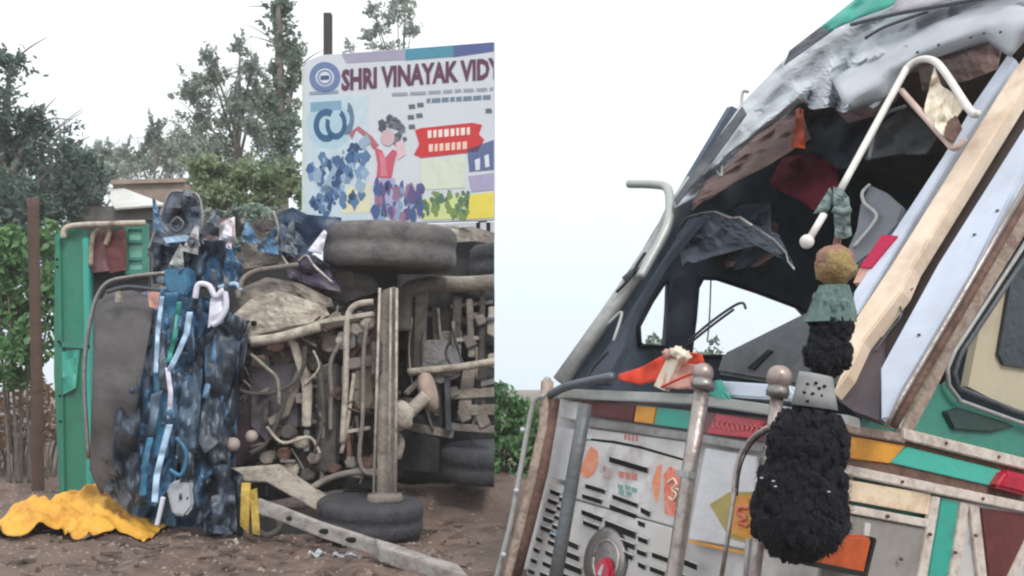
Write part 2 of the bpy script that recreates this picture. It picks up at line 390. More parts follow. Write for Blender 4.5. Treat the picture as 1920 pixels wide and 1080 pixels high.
def tree(name, label, cat, base, clumps_px, Y, n, size, mat, seed, trunk_w=.12, group=None, twigs=0, fill=.35, sprays=16):
    rng = np.random.default_rng(seed); base = Vector(base); t = thing(name, base, label, cat, group)
    cl = []
    for (px, py, rx, ry) in clumps_px:
        y = Y + rng.uniform(-.6, .6) * min(1.2, rx / F * Y); cl.append((tuple(P(px, py, y)), (rx / F * Y, rx / F * Y * .8, ry / F * Y)))
    V, Fc = leaves(cl, n, size, rng, fill, .45, sprays); o = mk('crown', V, Fc, mat, t)
    top = max((Vector(c[0]) for c in cl), key=lambda v: v.z)
    a = [base - Vector((0, 0, .15)), base.lerp(top, .3) + Vector((rng.uniform(-.1, .1), 0, 0)), base.lerp(top, .65) + Vector((rng.uniform(-.1, .1), 0, 0)), top]
    tr = tube3('trunk', a, [trunk_w, trunk_w * .7, trunk_w * .45, trunk_w * .12], bark, t, 8)
    for c, r in cl:
        c = Vector(c); f = min(.8, max(.15, (c.z - base.z) / max(.1, top.z - base.z) - .2)); s = base.lerp(top, f)
        tube3('limb', [s, s.lerp(c, .5) + Vector((0, 0, .12 * r[2])), c], [trunk_w * .4, trunk_w * .25, trunk_w * .08], bark, t, 6)
    for k in range(twigs):
        c, r = cl[rng.integers(len(cl))]; c = Vector(c); d = Vector((rng.normal(), rng.normal() * .5, abs(rng.normal()) * .9)).normalized()
        L = max(r) * rng.uniform(1.0, 1.6); tube3('twig', [c, c + d * L * .5 + Vector((0, 0, .04)), c + d * L], [trunk_w * .08, trunk_w * .06, trunk_w * .02], bark, t, 5)
    return t
def gpt(px, Y):
    x = (px - 960) / F * Y; return Vector((x, Y, gz(x, Y)))
tree('dark_tree', 'large dark green tree with feathery branches at the left edge', 'tree', gpt(-40, 15), [(-20, 200, 90, 100), (40, 300, 110, 120), (-10, 400, 130, 110), (20, 120, 60, 40), (90, 390, 70, 70), (130, 350, 60, 70), (70, 230, 40, 60), (100, 480, 110, 90), (40, 380, 100, 100), (120, 290, 40, 50)], 15, 17000, .045, lf_dark, 1, .2, twigs=26, sprays=34)
tree('shrubby_tree', 'low dark bushy tree left of the brown hut', 'tree', gpt(150, 17), [(150, 320, 55, 50), (110, 350, 60, 50), (185, 330, 30, 40), (150, 385, 70, 50)], 17, 5000, .05, lf_dark, 2, .1, sprays=30)
tree('sparse_tree', 'thin sparse tree standing behind the brown hut', 'tree', gpt(285, 24), [(290, 260, 30, 60), (262, 290, 26, 40), (315, 285, 24, 45), (235, 290, 30, 30), (200, 290, 26, 28), (330, 290, 20, 30)], 24, 2200, .05, lf_grey, 3, .1, twigs=22, sprays=10)
tree('wispy_tree', 'wide wispy grey green tree left of the columnar tree', 'tree', gpt(430, 20), [(400, 150, 50, 50), (440, 200, 70, 70), (380, 230, 50, 60), (470, 130, 40, 50), (430, 280, 80, 60), (360, 180, 30, 60), (395, 110, 30, 30), (490, 260, 50, 80), (450, 90, 30, 30), (420, 330, 90, 50), (480, 180, 40, 60)], 20, 11500, .046, lf_grey, 4, .12, twigs=30, sprays=13)
tree('columnar_tree', 'tall narrow columnar tree left of the billboard', 'tree', gpt(530, 18), [(528, 20, 34, 50), (530, 90, 42, 60), (525, 170, 40, 60), (535, 250, 44, 70), (530, 330, 46, 70), (520, -50, 30, 50), (500, 200, 30, 50), (555, 130, 20, 50)], 18, 9500, .046, lf_mid, 5, .2, twigs=10, sprays=22)
lf_far = leafmat('leaf_far_haze', (168, 180, 172), (136, 152, 146))  # lighter still: distance haze put into the leaf colour
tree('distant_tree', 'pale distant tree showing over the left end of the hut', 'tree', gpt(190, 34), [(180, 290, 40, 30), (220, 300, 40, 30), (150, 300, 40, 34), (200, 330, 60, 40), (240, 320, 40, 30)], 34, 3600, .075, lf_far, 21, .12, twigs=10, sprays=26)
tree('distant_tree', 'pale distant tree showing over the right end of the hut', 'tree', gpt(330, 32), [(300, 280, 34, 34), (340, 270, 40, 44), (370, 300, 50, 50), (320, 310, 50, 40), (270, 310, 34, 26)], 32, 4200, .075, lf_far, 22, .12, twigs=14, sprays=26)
tree('thin_tree', 'thin leafy tree rising behind the billboard', 'tree', gpt(730, 26), [(700, 20, 20, 30), (745, 30, 44, 50), (770, 60, 26, 40), (710, 60, 26, 34), (760, 0, 36, 30), (690, 70, 24, 20), (655, 85, 22, 16), (725, 90, 50, 24), (640, 110, 26, 12)], 26, 3200, .046, lf_grey, 6, .09, twigs=20, sprays=10)
tree('light_green_tree', 'light yellowish green bushy tree in front of the columnar tree', 'tree', gpt(430, 15), [(380, 320, 42, 40), (440, 330, 60, 50), (500, 345, 50, 50), (400, 370, 50, 40), (550, 350, 30, 60), (470, 390, 80, 40)], 15, 6500, .05, lf_lite, 7, .08, sprays=40)
def bush(name, label, Y, cl, n, size, mat, seed, fill=.3, cat='bush', twig=0):
    rng = np.random.default_rng(seed); px = sum(c[0] for c in cl) / len(cl); b = gpt(px, Y); t = thing(name, b, label, cat)
    c3 = [(tuple(P(x, y, Y + rng.uniform(-.3, .3))), (rx / F * Y, rx / F * Y * .9, ry / F * Y)) for x, y, rx, ry in cl]
    V, Fc = leaves(c3, n, size, rng, fill); mk('foliage', V, Fc, mat, t)
    for c, r in c3:
        c = Vector(c); tube3('stem', [Vector((b.x + (c.x - b.x) * .5, b.y, gz(b.x, b.y) - .05)), b.lerp(c, .6), c], [.022, .016, .006], bark, t, 6)
    for k in range(twig):
        x = b.x + rng.uniform(-.6, .6); y0 = b.y + rng.uniform(-.3, .3); p = Vector((x, y0, gz(x, y0) - .03))
        q = p + Vector((rng.uniform(-.4, .4), rng.uniform(-.2, .2), rng.uniform(.5, 1.1))); tube3('twig', [p, p.lerp(q, .5) + Vector((rng.uniform(-.1, .1), 0, 0)), q], [.012, .009, .004], bark, t, 5)
    return t
bush('leafy_bush', 'bright green leafy bush at the left edge behind the post', 11.4, [(10, 470, 44, 50), (40, 540, 44, 60), (0, 600, 60, 60), (60, 640, 40, 50), (20, 680, 60, 50), (90, 450, 34, 40), (-20, 500, 40, 60), (100, 560, 30, 70)], 4800, .05, lf_brt, 11)
bush('dry_bush', 'dry brown tangled brush below the leafy bush', 12.2, [(10, 740, 60, 60), (60, 750, 50, 60), (-20, 800, 50, 40), (95, 780, 40, 50), (30, 820, 60, 30)], 1500, .04, lf_dry, 12, twig=40)
bush('roadside_bush', 'green bush between the two wrecked trucks', 10.6, [(940, 790, 44, 76), (900, 830, 50, 90), (978, 806, 34, 66), (950, 880, 60, 64), (1010, 840, 36, 90), (915, 756, 34, 44), (1030, 880, 40, 90)], 6500, .04, lf_brt, 13)
bush('far_shrub', 'leafy shrub top seen through the far door window of the cab', 12.5, [(1225, 655, 26, 30), (1340, 650, 16, 20), (1290, 680, 70, 30), (1240, 720, 60, 50)], 1500, .035, lf_mid, 15)
bush('low_bush', 'dull green bush behind the crushed cab', 12.6, [(470, 420, 60, 40), (540, 430, 50, 40), (400, 420, 40, 30), (500, 480, 90, 60)], 2600, .05, lf_mid, 14)

# ------------------------------------------------------------------ hut behind
hb = gpt(270, 17)
h = thing('hut', hb, 'brown walled hut with a pale tin lean-to roof behind the wreck', 'hut')
H1, H0 = plane_y(17.), plane_y(15.2)
slab('wall', H1, [(212, 340), (345, 336), (345, 830), (212, 830)], 2.2, hutw, h)
slab('eave', H1, [(208, 337), (348, 333), (348, 341), (208, 345)], .1, hutw, h, off=.08)
slab3('tin_roof', [P(196, 352, 17.2), P(225, 350, 17.2), P(312, 383, 15.0), P(215, 390, 15.0)], (0, -.5, 1), .03, tin, h)
slab('roof_band', H0, [(125, 388), (300, 384), (300, 412), (125, 414)], .12, hutg, h)
slab('front_wall', H0, [(140, 414), (300, 412), (300, 820), (140, 820)], .15, hutg, h, off=-.1)
# long low wall behind the crushed cab
lw = slab('boundary_wall', plane_y(14.2), [(300, 392), (565, 398), (565, 800), (300, 800)], .25, hutw, None)
tag(lw, 'low grey brown wall behind the light bush and the crushed cab', 'wall')

# ------------------------------------------------------------------ billboard
BA, BB = P(568, 105, 12.53), P(928, 78, 12.0)
bn = Vector((BB.y - BA.y, -(BB.x - BA.x), 0)); BD = Plane(BA, bn)
bb = thing('billboard', gpt(750, 12.4), 'white school billboard with a purple heading and a red banner', 'billboard')
slab('panel', BD, [(568, 128), (574, 114), (600, 103), (927, 78), (927, 413), (568, 425)], .06, bwhite, bb, bevel=.01)
def pr(name, poly, nm, c, off=.004): return slab(name, BD, poly, .003, ink(nm, c), bb, off=off)
slab('edge_trim', BD, [(566, 128), (571, 128), (571, 425), (566, 425)], .07, M('trim', (196, 214, 206), .5), bb, off=.008)
pr('top_band', [(640, 101), (760, 92), (760, 112), (650, 118)], 'mauve', (164, 160, 184))
pr('top_band', [(760, 92), (850, 85), (850, 106), (760, 113)], 'teal', (72, 142, 168), .005)
pr('top_band', [(850, 85), (926, 79), (926, 96), (850, 107)], 'violet', (80, 96, 150), .005)
pr('pale_ground', [(575, 180), (690, 178), (690, 415), (575, 420)], 'skyblue', (196, 214, 226))
text('heading', BD, 'SHRI VINAYAK VIDYA', (640, 168), (962, 143), 38, ink('plum', (96, 50, 82)), bb, .007, 926, .045)
rng = np.random.default_rng(5)
def ring(cx, cy, r0, r1, nm, c, off, sq=1., a0=0, a1=360):
    k = 26; A = [R(a0 + (a1 - a0) * i / k) for i in range(k + 1)]
    V = [BD(cx + r1 * math.cos(a), cy + r1 * sq * math.sin(a), off) for a in A] + [BD(cx + r0 * math.cos(a), cy + r0 * sq * math.sin(a), off) for a in A]
    mk('printed_ring', V, [[i, i + 1, k + 2 + i, k + 1 + i] for i in range(k)], ink(nm, c), bb)
ring(609, 145, 0, 16, 'pale', (214, 222, 232), .006); ring(609, 145, 18, 29, 'logoblue', (104, 126, 172), .006)
ring(609, 145, 11, 14, 'logoblue', (104, 126, 172), .008)
pr('logo_mark', [(601, 142), (617, 141), (617, 149), (601, 150)], 'navy', (64, 80, 122), .009)
pr('logo_caption', [(580, 172), (634, 169), (634, 175), (580, 178)], 'greyblue', (140, 156, 178), .006)
x = 735
while x < 920:                                   # small print too blurred to read
    w = rng.uniform(10, 34); x2 = min(925, x + w); y = 178 - (x - 735) * .055
    pr('small_print', [(x, y - 4), (x2, y - 5), (x2, y + 1), (x, y + 2)], 'greytext', (150, 160, 172), .006); x = x2 + 5
x = 800
while x < 920:
    w = rng.uniform(6, 16); x2 = min(925, x + w); y = 190 - (x - 800) * .06
    pr('small_print', [(x, y - 5), (x2, y - 6), (x2, y + 2), (x, y + 3)], 'bluetext', (110, 130, 150), .006); x = x2 + 3
for (x, y) in ((772, 200), (788, 197), (770, 220), (786, 217), (772, 238), (916, 208)):
    pr('small_print', [(x - 6, y - 4), (x + 5, y - 5), (x + 7, y + 3), (x - 5, y + 4)], 'slate', (92, 104, 116), .006)
# printed blue science motifs
ring(618, 235, 0, 44, 'palecyan', (176, 206, 220), .005); ring(612, 235, 14, 24, 'deepblue', (44, 92, 134), .007, 1.3, 60, 300)
ring(630, 232, 12, 20, 'deepblue', (44, 92, 134), .007, 1.5, -60, 200); ring(650, 222, 6, 14, 'slateblue', (98, 124, 150), .007, 2.2, -80, 110)
pr('printed_block', [(582, 192), (640, 188), (640, 206), (582, 210)], 'softblue', (126, 166, 190), .006)
for k in range(110):
    x, y = rng.uniform(582, 684), rng.uniform(296, 404); s = rng.uniform(3, 12); y -= max(0, x - 620) * .5; a = rng.uniform(0, 6.3)
    pr('printed_figure', [(x + s * rng.uniform(.4, 1.1) * math.cos(a + q * .7), y + s * rng.uniform(.6, 1.7) * math.sin(a + q * .7)) for q in range(9)], 'blue%d' % (k % 5), ((58, 98, 146), (84, 120, 162), (120, 152, 186), (150, 176, 200), (44, 72, 116))[k % 5], .006 + .0004 * (k % 11))
pr('printed_patch', [(652, 350), (694, 346), (694, 398), (640, 400)], 'paleyellow', (222, 218, 186), .006)
# printed child
for k in range(26):
    a = rng.uniform(-2.9, 1.3); q = rng.uniform(12, 27); x, y = 735 + q * math.cos(a), 250 + q * math.sin(a) * 1.1; t = rng.uniform(5, 9)
    pr('printed_hair', [(x + t * math.cos(u + k), y + t * math.sin(u + k)) for u in (0, 1.2, 2.5, 3.7, 5.)], 'hair%d' % (k % 3), ((96, 100, 116), (118, 122, 138), (74, 80, 96))[k % 3], .0055 + .0003 * (k % 7))
ring(727, 258, 0, 13, 'skin', (204, 176, 182), .009, 1.2)
pr('printed_shirt', [(702, 276), (716, 282), (722, 296), (736, 280), (744, 284), (738, 310), (734, 334), (706, 332), (708, 306)], 'shirtred', (200, 86, 108), .0095)
pr('printed_shirt', [(712, 284), (722, 296), (726, 330), (714, 330)], 'shirtpink', (214, 128, 146), .0105)
pr('printed_arm', [(700, 280), (690, 262), (668, 244), (660, 262), (654, 250), (672, 236), (698, 256), (710, 272)], 'armred', (176, 104, 116), .007)
pr('printed_arm', [(742, 268), (756, 262), (760, 290), (746, 300)], 'skin2', (222, 190, 200), .008)
pr('printed_trousers', [(704, 336), (740, 334), (748, 404), (700, 408)], 'lavender', (170, 170, 206), .006)
for k in range(60):
    x, y = rng.uniform(700, 792), rng.uniform(346, 410); s = rng.uniform(4, 12); a = rng.uniform(0, 6.3)
    pr('printed_figure', [(x + s * rng.uniform(.4, .9) * math.cos(a + q * .7), y + s * rng.uniform(.7, 2.) * math.sin(a + q * .7)) for q in range(9)], 'crowd%d' % (k % 4), ((62, 90, 140), (92, 84, 132), (130, 160, 196), (150, 110, 140))[k % 4], .007 + .0004 * (k % 9))
# red banner with two rows of blurred letters
pr('banner', [(778, 244), (790, 240), (886, 230), (904, 234), (898, 252), (908, 262), (896, 284), (790, 296), (776, 290), (786, 270)], 'bannerred', (204, 46, 52), .006)
for row, (y0, x0, x1, c) in enumerate(((252, 802, 884, (240, 226, 220)), (278, 804, 876, (240, 206, 190)))):
    x = x0
    while x < x1:
        w = rng.uniform(5, 9); yy = y0 - (x - x0) * .08
        pr('banner_letter', [(x, yy - 7), (x + w, yy - 8), (x + w, yy + 6), (x, yy + 7)], 'bl%d' % row, c, .009); x += w + 3.5
pr('printed_patch', [(790, 300), (872, 292), (872, 352), (790, 356)], 'palelemon', (214, 222, 206), .005)
pr('printed_patch', [(876, 280), (926, 262), (926, 318), (880, 322)], 'indigo', (92, 108, 150), .006)
pr('printed_letter', [(890, 300), (900, 296), (900, 318), (892, 320)], 'pl', (222, 226, 236), .008)
pr('printed_letter', [(908, 292), (916, 289), (918, 312), (910, 314)], 'pl', (222, 226, 236), .008)
pr('printed_patch', [(878, 330), (926, 324), (926, 356), (884, 360)], 'lilac', (170, 164, 196), .006)
pr('printed_patch', [(876, 366), (926, 360), (926, 408), (872, 411)], 'yellow', (232, 216, 88), .006)
pr('printed_patch', [(795, 372), (872, 366), (870, 410), (790, 413)], 'limepale', (208, 216, 150), .0055)
for k in range(44):
    x, y = rng.uniform(792, 878), rng.uniform(362, 406); s = rng.uniform(3, 9); a = rng.uniform(0, 6.3)
    pr('printed_figure', [(x + s * rng.uniform(.4, 1.1) * math.cos(a + q * .7), y + s * rng.uniform(.6, 1.5) * math.sin(a + q * .7)) for q in range(9)], 'plant%d' % (k % 2), ((120, 146, 84), (84, 116, 96))[k % 2], .0065 + .0005 * (k % 5))
for px, top in ((615, 26), (905, 90)):
    b = BD(px, 700, -.12); zt = BD(px, top, -.12).z; x, y = b.x, b.y
    s = .052
    V = [(x + i * s, y + j * s, z) for z in (gz(x, y) - .2, zt) for i, j in ((-1, -1), (1, -1), (1, 1), (-1, 1))]
    mk('post', V, [[0, 1, 2, 3], [4, 5, 6, 7], [0, 1, 5, 4], [1, 2, 6, 5], [2, 3, 7, 6], [3, 0, 4, 7]], M('dark_post', (62, 56, 56), .7), bb, bevel=.006)
slab('lower_rail', BD, [(570, 428), (926, 416), (926, 446), (570, 456)], .05, M('rail_grey', (206, 206, 214), .6), bb, off=-.02)
for x in (893, 912): slab('rail_slot', BD, [(x, 417), (x + 7, 417), (x + 7, 446), (x, 446)], .02, hole, bb, off=-.012)

# ------------------------------------------------------------------ wooden post, tarpaulin, litter
pb = gpt(72, 10.4)
wpst = tube3('wooden_post', [pb - Vector((0, 0, .2)), P(70, 760, 10.4), P(66, 560, 10.4), P(62, 372, 10.4)], [.068, .062, .058, .062], postm, None, 9)
tag(wpst, 'weathered brown upright post beside the green panel', 'post')
# heaped tarpaulin: profile from the picture's outline, given real depth
tv, tf = [], []; nx, ny = 130, 56; Y0, Y1 = 7.15, 8.5
def heap(px):
    return float(np.interp(px, [8, 30, 60, 110, 150, 200, 235, 270, 312], [.02, .13, .18, .15, .25, .20, .10, .11, .03]))
for j in range(ny):
    for i in range(nx):
        u, v = i / (nx - 1), j / (ny - 1); px = 6 + 310 * u; Y = Y0 + (Y1 - Y0) * v; edge = min(1, 4 * u, 4 * (1 - u))
        Y += .12 * math.sin(px * .05) * (1 - v) ; x = (px - 960) / F * 7.7 + .02 * math.sin(9 * v + u * 7); q = Vector((x * 1.5 + Y * .4, Y * 2.0 - x * .3, 0))
        f = abs(noise.fractal(q, 1., 2.1, 3)); z = gz(x, Y) + .012 + heap(px) * math.sin(math.pi * min(1, v * .95 + .02)) ** .7 * (1 + .5 * (f * 2 - .6)) * 1.05 + .06 * f * edge + .05 * edge * (1 - min(1, 3.2 * abs(noise.fractal(Vector((x * 3.1 + Y * 1.5, Y * 3.4 - x, 5)), .9, 2, 2)))) ** 2
        tv.append((x, Y, z))
tf = [[j * nx + i, j * nx + i + 1, (j + 1) * nx + i + 1, (j + 1) * nx + i] for j in range(ny - 1) for i in range(nx - 1)]
tag(mk('tarpaulin', tv, tf, tarp, None, smooth=True, solid=.006), 'crumpled yellow tarpaulin heaped on the soil below the green panel', 'tarpaulin')
def litter(name, px, py, w, hgt, ang, mat, label, cat):
    Y = EYE * F / (py - HY); x = (px - 960) / F * Y; z = gz(x, Y) + .012; m = w / F * Y; d = hgt / (py - HY) * Y * .9; V, Fc = [], []
    for j in range(4):
        for i in range(8):
            u, v = (i / 7 - .5) * m, (j / 3 - .5) * d * (1 - .4 * abs(i / 7 - .5)); V.append((x + u * math.cos(ang) - v * math.sin(ang), Y + u * math.sin(ang) + v * math.cos(ang), z + .02 * math.sin(i * 1.3 + j) + .012))
    Fc = [[j * 8 + i, j * 8 + i + 1, j * 8 + i + 9, j * 8 + i + 8] for j in range(3) for i in range(7)]
    return tag(mk(name, V, Fc, mat, None, solid=.008), label, cat)
litter('torn_plastic', 820, 912, 64, 14, .15, creamc, 'pale torn scrap lying right of the lower front tyre', 'scrap')
litter('torn_paper', 650, 1040, 46, 9, -.1, lensg, 'flat whitish scrap on the soil below the fallen bumper', 'scrap')
litter('torn_paper', 595, 1042, 30, 7, .1, lensg, 'small whitish scrap left of the flat one below the bumper', 'scrap')

dv, df = [], []
for k in range(170):
    y = random.uniform(5.6, 8.2); x = random.uniform(-.55 * y, -.03 * y); z = gz(x, y) + .006; l, w, a = random.uniform(.01, .07), random.uniform(.004, .014), random.uniform(0, 3.14); b = len(dv)
    c, q = math.cos(a), math.sin(a)
    for hh in (0, .012):
        dv += [(x + c * u * l - q * v * w, y + q * u * l + c * v * w, z + hh + .02 * random.random()) for u, v in ((-1, -1), (1, -1), (1, 1), (-1, 1))]
    df += [[b + t for t in f] for f in ([0, 1, 2, 3], [4, 5, 6, 7], [0, 1, 5, 4], [1, 2, 6, 5], [2, 3, 7, 6], [3, 0, 4, 7])]
tag(mk('debris', dv, df, M('debris', (120, 104, 96), .85, dirt=(52, 44, 42), amt=1., scale=5)), 'small broken bits and twigs littering the soil', 'debris', kind='stuff')

# ------------------------------------------------------------------ green cargo side standing behind the cab
gb = thing('cargo_body', gpt(190, 9.0), 'green truck body side with maroon and teal panels beside the post', 'truck body')
G = plane_y(9.0)
slab('side_panel', G, [(102, 440), (128, 428), (166, 432), (168, 962), (112, 962), (100, 700)], .12, green, gb, bevel=.01)
slab('panel_rib', G, [(104, 450), (113, 446), (122, 955), (114, 955)], .05, green, gb, off=.03, bevel=.006)
slab('panel_rib', G, [(154, 446), (166, 446), (174, 955), (162, 955)], .06, teal, gb, off=.03, bevel=.006)
strip('cross_rib', G, (112, 646), (168, 650), 9, .04, dteal, gb, .03)
sheet('torn_skin', G, [(116, 660), (150, 655)], [(118, 740), (142, 728)], teal, gb, off=.05, amp=.05, nx=8, ny=6, seed=3)
for y_ in (486, 500, 640, 742, 790): ball('rivet', G(107 + (y_ - 486) * .02, y_, .035), .014, hole, gb, seg=8)
tube('top_tube', G, [(118, 446), (124, 428), (150, 422), (200, 420), (272, 418)], 11, mudl, gb, off=.06)
G2 = plane_y(9.15)
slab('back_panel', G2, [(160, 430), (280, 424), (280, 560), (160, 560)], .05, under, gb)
sheet('maroon_panel', G2, [(168, 436), (196, 430)], [(172, 512), (204, 508)], maroong, gb, off=.1, amp=.03, nx=8, ny=8, seed=1)
sheet('maroon_panel', G2, [(192, 440), (236, 428)], [(206, 512), (238, 506)], maroon, gb, off=.12, amp=.02, nx=8, ny=8, seed=2)
tube('bent_frame', G2, [(170, 500), (174, 444), (192, 428), (204, 436), (198, 460)], 9, rust, gb, off=.16)
slab('slot_frame', G2, [(232, 420), (276, 418), (276, 514), (234, 514)], .06, dteal, gb, off=.08, holes=[[(240, 430), (266, 430), (266, 450), (240, 450)], [(240, 456), (267, 456), (267, 482), (240, 482)], [(241, 488), (267, 488), (267, 505), (241, 505)]])
for y0, y1 in ((429, 451), (455, 483), (487, 506)): slab('teal_plate', G2, [(238, y0), (268, y0), (268, y1), (238, y1)], .01, M('pale_teal', (128, 190, 172), .5), gb, off=.045)

# ------------------------------------------------------------------ overturned truck, underside towards the camera
ot = thing('overturned_truck', gpt(560, 8.2), 'wrecked blue truck lying on its side with its muddy underside facing out', 'truck')
U = plane_y(7.7)
def wheel(center, ax, r, w, parent, hubmat, cl=None, seg=34, rubber=rubber):
    pr_ = [(r * .55, -w * .42), (r * .8, -w * .5), (r * .93, -w * .47), (r, -w * .36), (r, -w * .1), (r * .99, -w * .08), (r * .99, w * .08), (r, w * .1), (r, w * .36), (r * .93, w * .47), (r * .8, w * .5), (r * .55, w * .42)]
    t = lathe('tyre', center, ax, pr_, rubber, parent, seg)
    rim = lathe('rim', center, ax, [(r * .56, -w * .3), (r * .5, -w * .42), (r * .44, -w * .2), (r * .2, -w * .12), (r * .18, -w * .4), (r * .18, w * .4), (r * .2, w * .12), (r * .44, w * .2), (r * .5, w * .42), (r * .56, w * .3)], hubmat, t, 22)
    if cl: clip(t, cl); clip(rim, cl)
    return t
dusty = M('dusty_tyre', (116, 112, 112), .9, dirt=(66, 66, 70), amt=.9, scale=5, bump=.6, two=(92, 90, 92))
wheel(P(732, 466, 8.0), (.03, -.04, 1), .55, .36, ot, mud, rubber=dusty)
wheel(P(694, 968, 7.42), (.05, -.05, 1), .41, .27, ot, mudd)
wheel(P(985, 497, 9.0), (.02, -.03, 1), .52, .34, ot, mud, 927)
wheel(P(930, 866, 8.55), (.0, -.08, 1), .50, .30, ot, mud, 927)
wheel(P(800, 872, 9.6), (.0, -.04, 1), .44, .3, ot, mudd, 927)
# the body behind the chassis: dark cargo floor and cross members
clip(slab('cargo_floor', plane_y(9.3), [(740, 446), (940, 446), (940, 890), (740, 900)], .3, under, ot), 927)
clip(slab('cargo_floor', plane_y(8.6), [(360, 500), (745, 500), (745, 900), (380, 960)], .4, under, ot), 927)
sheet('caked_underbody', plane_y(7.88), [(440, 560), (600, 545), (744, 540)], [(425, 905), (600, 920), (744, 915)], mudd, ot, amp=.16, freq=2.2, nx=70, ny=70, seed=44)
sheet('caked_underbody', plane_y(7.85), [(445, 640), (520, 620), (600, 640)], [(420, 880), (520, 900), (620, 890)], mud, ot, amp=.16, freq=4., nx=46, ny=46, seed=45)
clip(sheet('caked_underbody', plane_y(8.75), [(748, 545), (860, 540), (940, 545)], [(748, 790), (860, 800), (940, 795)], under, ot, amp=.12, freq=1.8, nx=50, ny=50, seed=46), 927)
def ug(*a, **k): return clip(tube(*a, **k), 927)
R1 = plane_y(8.5)
ug('frame_tube', R1, [(757, 620), (758, 560), (775, 540), (820, 532), (870, 533), (940, 528)], 30, mud, ot, off=.12)
ug('frame_tube', R1, [(765, 698), (850, 690), (940, 676)], 15, mudl, ot, off=.25)
ug('frame_tube', R1, [(760, 740), (800, 705), (850, 700)], 12, mud, ot, off=.2)
for (a, b, w, m) in (((790, 540), (786, 690), 22, mud), ((858, 555), (852, 690), 16, mudd), ((880, 560), (884, 670), 12, mud), ((905, 540), (902, 680), 10, mudd), ((770, 560), (768, 700), 12, mudd), ((818, 690), (822, 800), 14, mudd), ((880, 690), (868, 790), 24, mud), ((905, 690), (900, 780), 16, mudd), ((815, 575), (818, 640), 12, mudd)):
    clip(strip('cross_member', R1, a, b, w, .12, m, ot, .1, .008), 927)
slab('floor_plate', R1, [(800, 600), (855, 560), (858, 680), (800, 688)], .02, under, ot, off=.02)
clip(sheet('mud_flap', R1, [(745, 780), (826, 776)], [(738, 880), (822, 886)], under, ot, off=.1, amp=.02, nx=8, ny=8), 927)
for (a, b, w) in (((860, 770), (930, 768), 20), ((840, 800), (930, 806), 14), ((770, 800), (850, 815), 16), ((845, 740), (930, 735), 18)):
    clip(strip('cross_member', R1, a, b, w, .1, mud, ot, .12, .006), 927)
for (x, y, r) in ((880, 640, 14), (900, 600, 12), (905, 790, 15), (870, 780, 14), (850, 735, 12)):
    clip(slab('bracket', R1, [(x - r, y - r * .6), (x + r * .5, y - r), (x + r, y + r * .4), (x - r * .3, y + r)], .08, mud, ot, off=.14, bevel=.008), 927)
# differential and prop shaft
lathe('joint_disc', P(803, 735, 8.0), (1, -.15, .25), [(.05, -.05), (.15, -.045), (.17, 0), (.15, .045), (.05, .06)], M('pink_grey_cast', (186, 164, 152), .7, dirt=(120, 104, 98), amt=.6), ot)
tube('prop_shaft', U, [(735, 800), (770, 770), (800, 742)], 26, mudl, ot, off=-.1)
ball('joint_knuckle', P(752, 780, 7.75), .10, mudl, ot, (1, 1, 1.2), 3, .3)
tube('shaft_guard', U, [(740, 810), (752, 830), (745, 860)], 14, mud, ot, off=-.1)
# axle, standing upright because the truck lies on its side
AX = plane_y(7.5)
slab('axle_beam', AX, [(714, 545), (742, 535), (740, 760), (736, 945), (706, 945), (708, 760)], .14, mud, ot, bevel=.015)
for x0, x1, w in ((744, 742, 5), (712, 700, 5), (733, 729, 4)): tube('axle_rod', AX, [(x0, 540), (x1, 940)], w, mudl, ot, off=.06)
slab('axle_seat', AX, [(696, 640), (716, 640), (716, 700), (696, 705)], .1, mudd, ot, off=.03, bevel=.01)
lathe('hub', P(722, 938, 7.5), (0, 0, 1), [(.12, -.02), (.15, 0), (.13, .05), (.07, .06)], mud, ot)
tube('brake_pipe', U, [(700, 566), (672, 570), (655, 585), (650, 620), (648, 720), (642, 830)], 12, mudl, ot, off=.12)
tube('brake_pipe', U, [(690, 600), (682, 660), (680, 780), (674, 860), (690, 888), (720, 884)], 8, mud, ot, off=.15)
tube('brake_pipe', U, [(664, 700), (652, 790), (640, 850)], 8, mudl, ot, off=.1)
slab('engine_cover', U, [(592, 690), (636, 680), (634, 870), (612, 890), (590, 880)], .2, mudd, ot, off=.02, bevel=.02)
slab('sump', U, [(660, 688), (702, 680), (706, 750), (698, 772), (668, 774), (656, 750)], .2, M('sump_grey', (122, 114, 102), .8, dirt=(80, 74, 68), amt=.6), ot, off=.1, bevel=.03)
slab('sump_rim', U, [(652, 672), (708, 664), (708, 684), (652, 694)], .12, mud, ot, off=.13, bevel=.01)
slab('gearbox', U, [(655, 600), (712, 590), (712, 660), (690, 676), (652, 670)], .2, rustd, ot, off=.02, bevel=.02)
for k, (x, y, r) in enumerate(((665, 615, 14), (690, 605, 14), (682, 640, 13), (600, 605, 18), (625, 600, 16), (640, 640, 14), (575, 615, 14), (685, 870, 13), (655, 868, 14), (668, 886, 13), (700, 862, 11), (612, 900, 12), (590, 860, 14), (560, 830, 15), (540, 810, 14), (530, 850, 16), (500, 860, 15), (545, 880, 16), (575, 890, 14), (625, 880, 12))):
    rr_ = [r * random.uniform(.7, 1.3) for q in range(6)]
    slab('casting', U, [(x + rr_[q] * math.cos(q * 1.05 + k), y + rr_[q] * math.sin(q * 1.05 + k)) for q in range(6)], .12, (mud, mudl, mudd, rustd)[k % 4], ot, off=.1 + .03 * math.sin(k), bevel=.014)
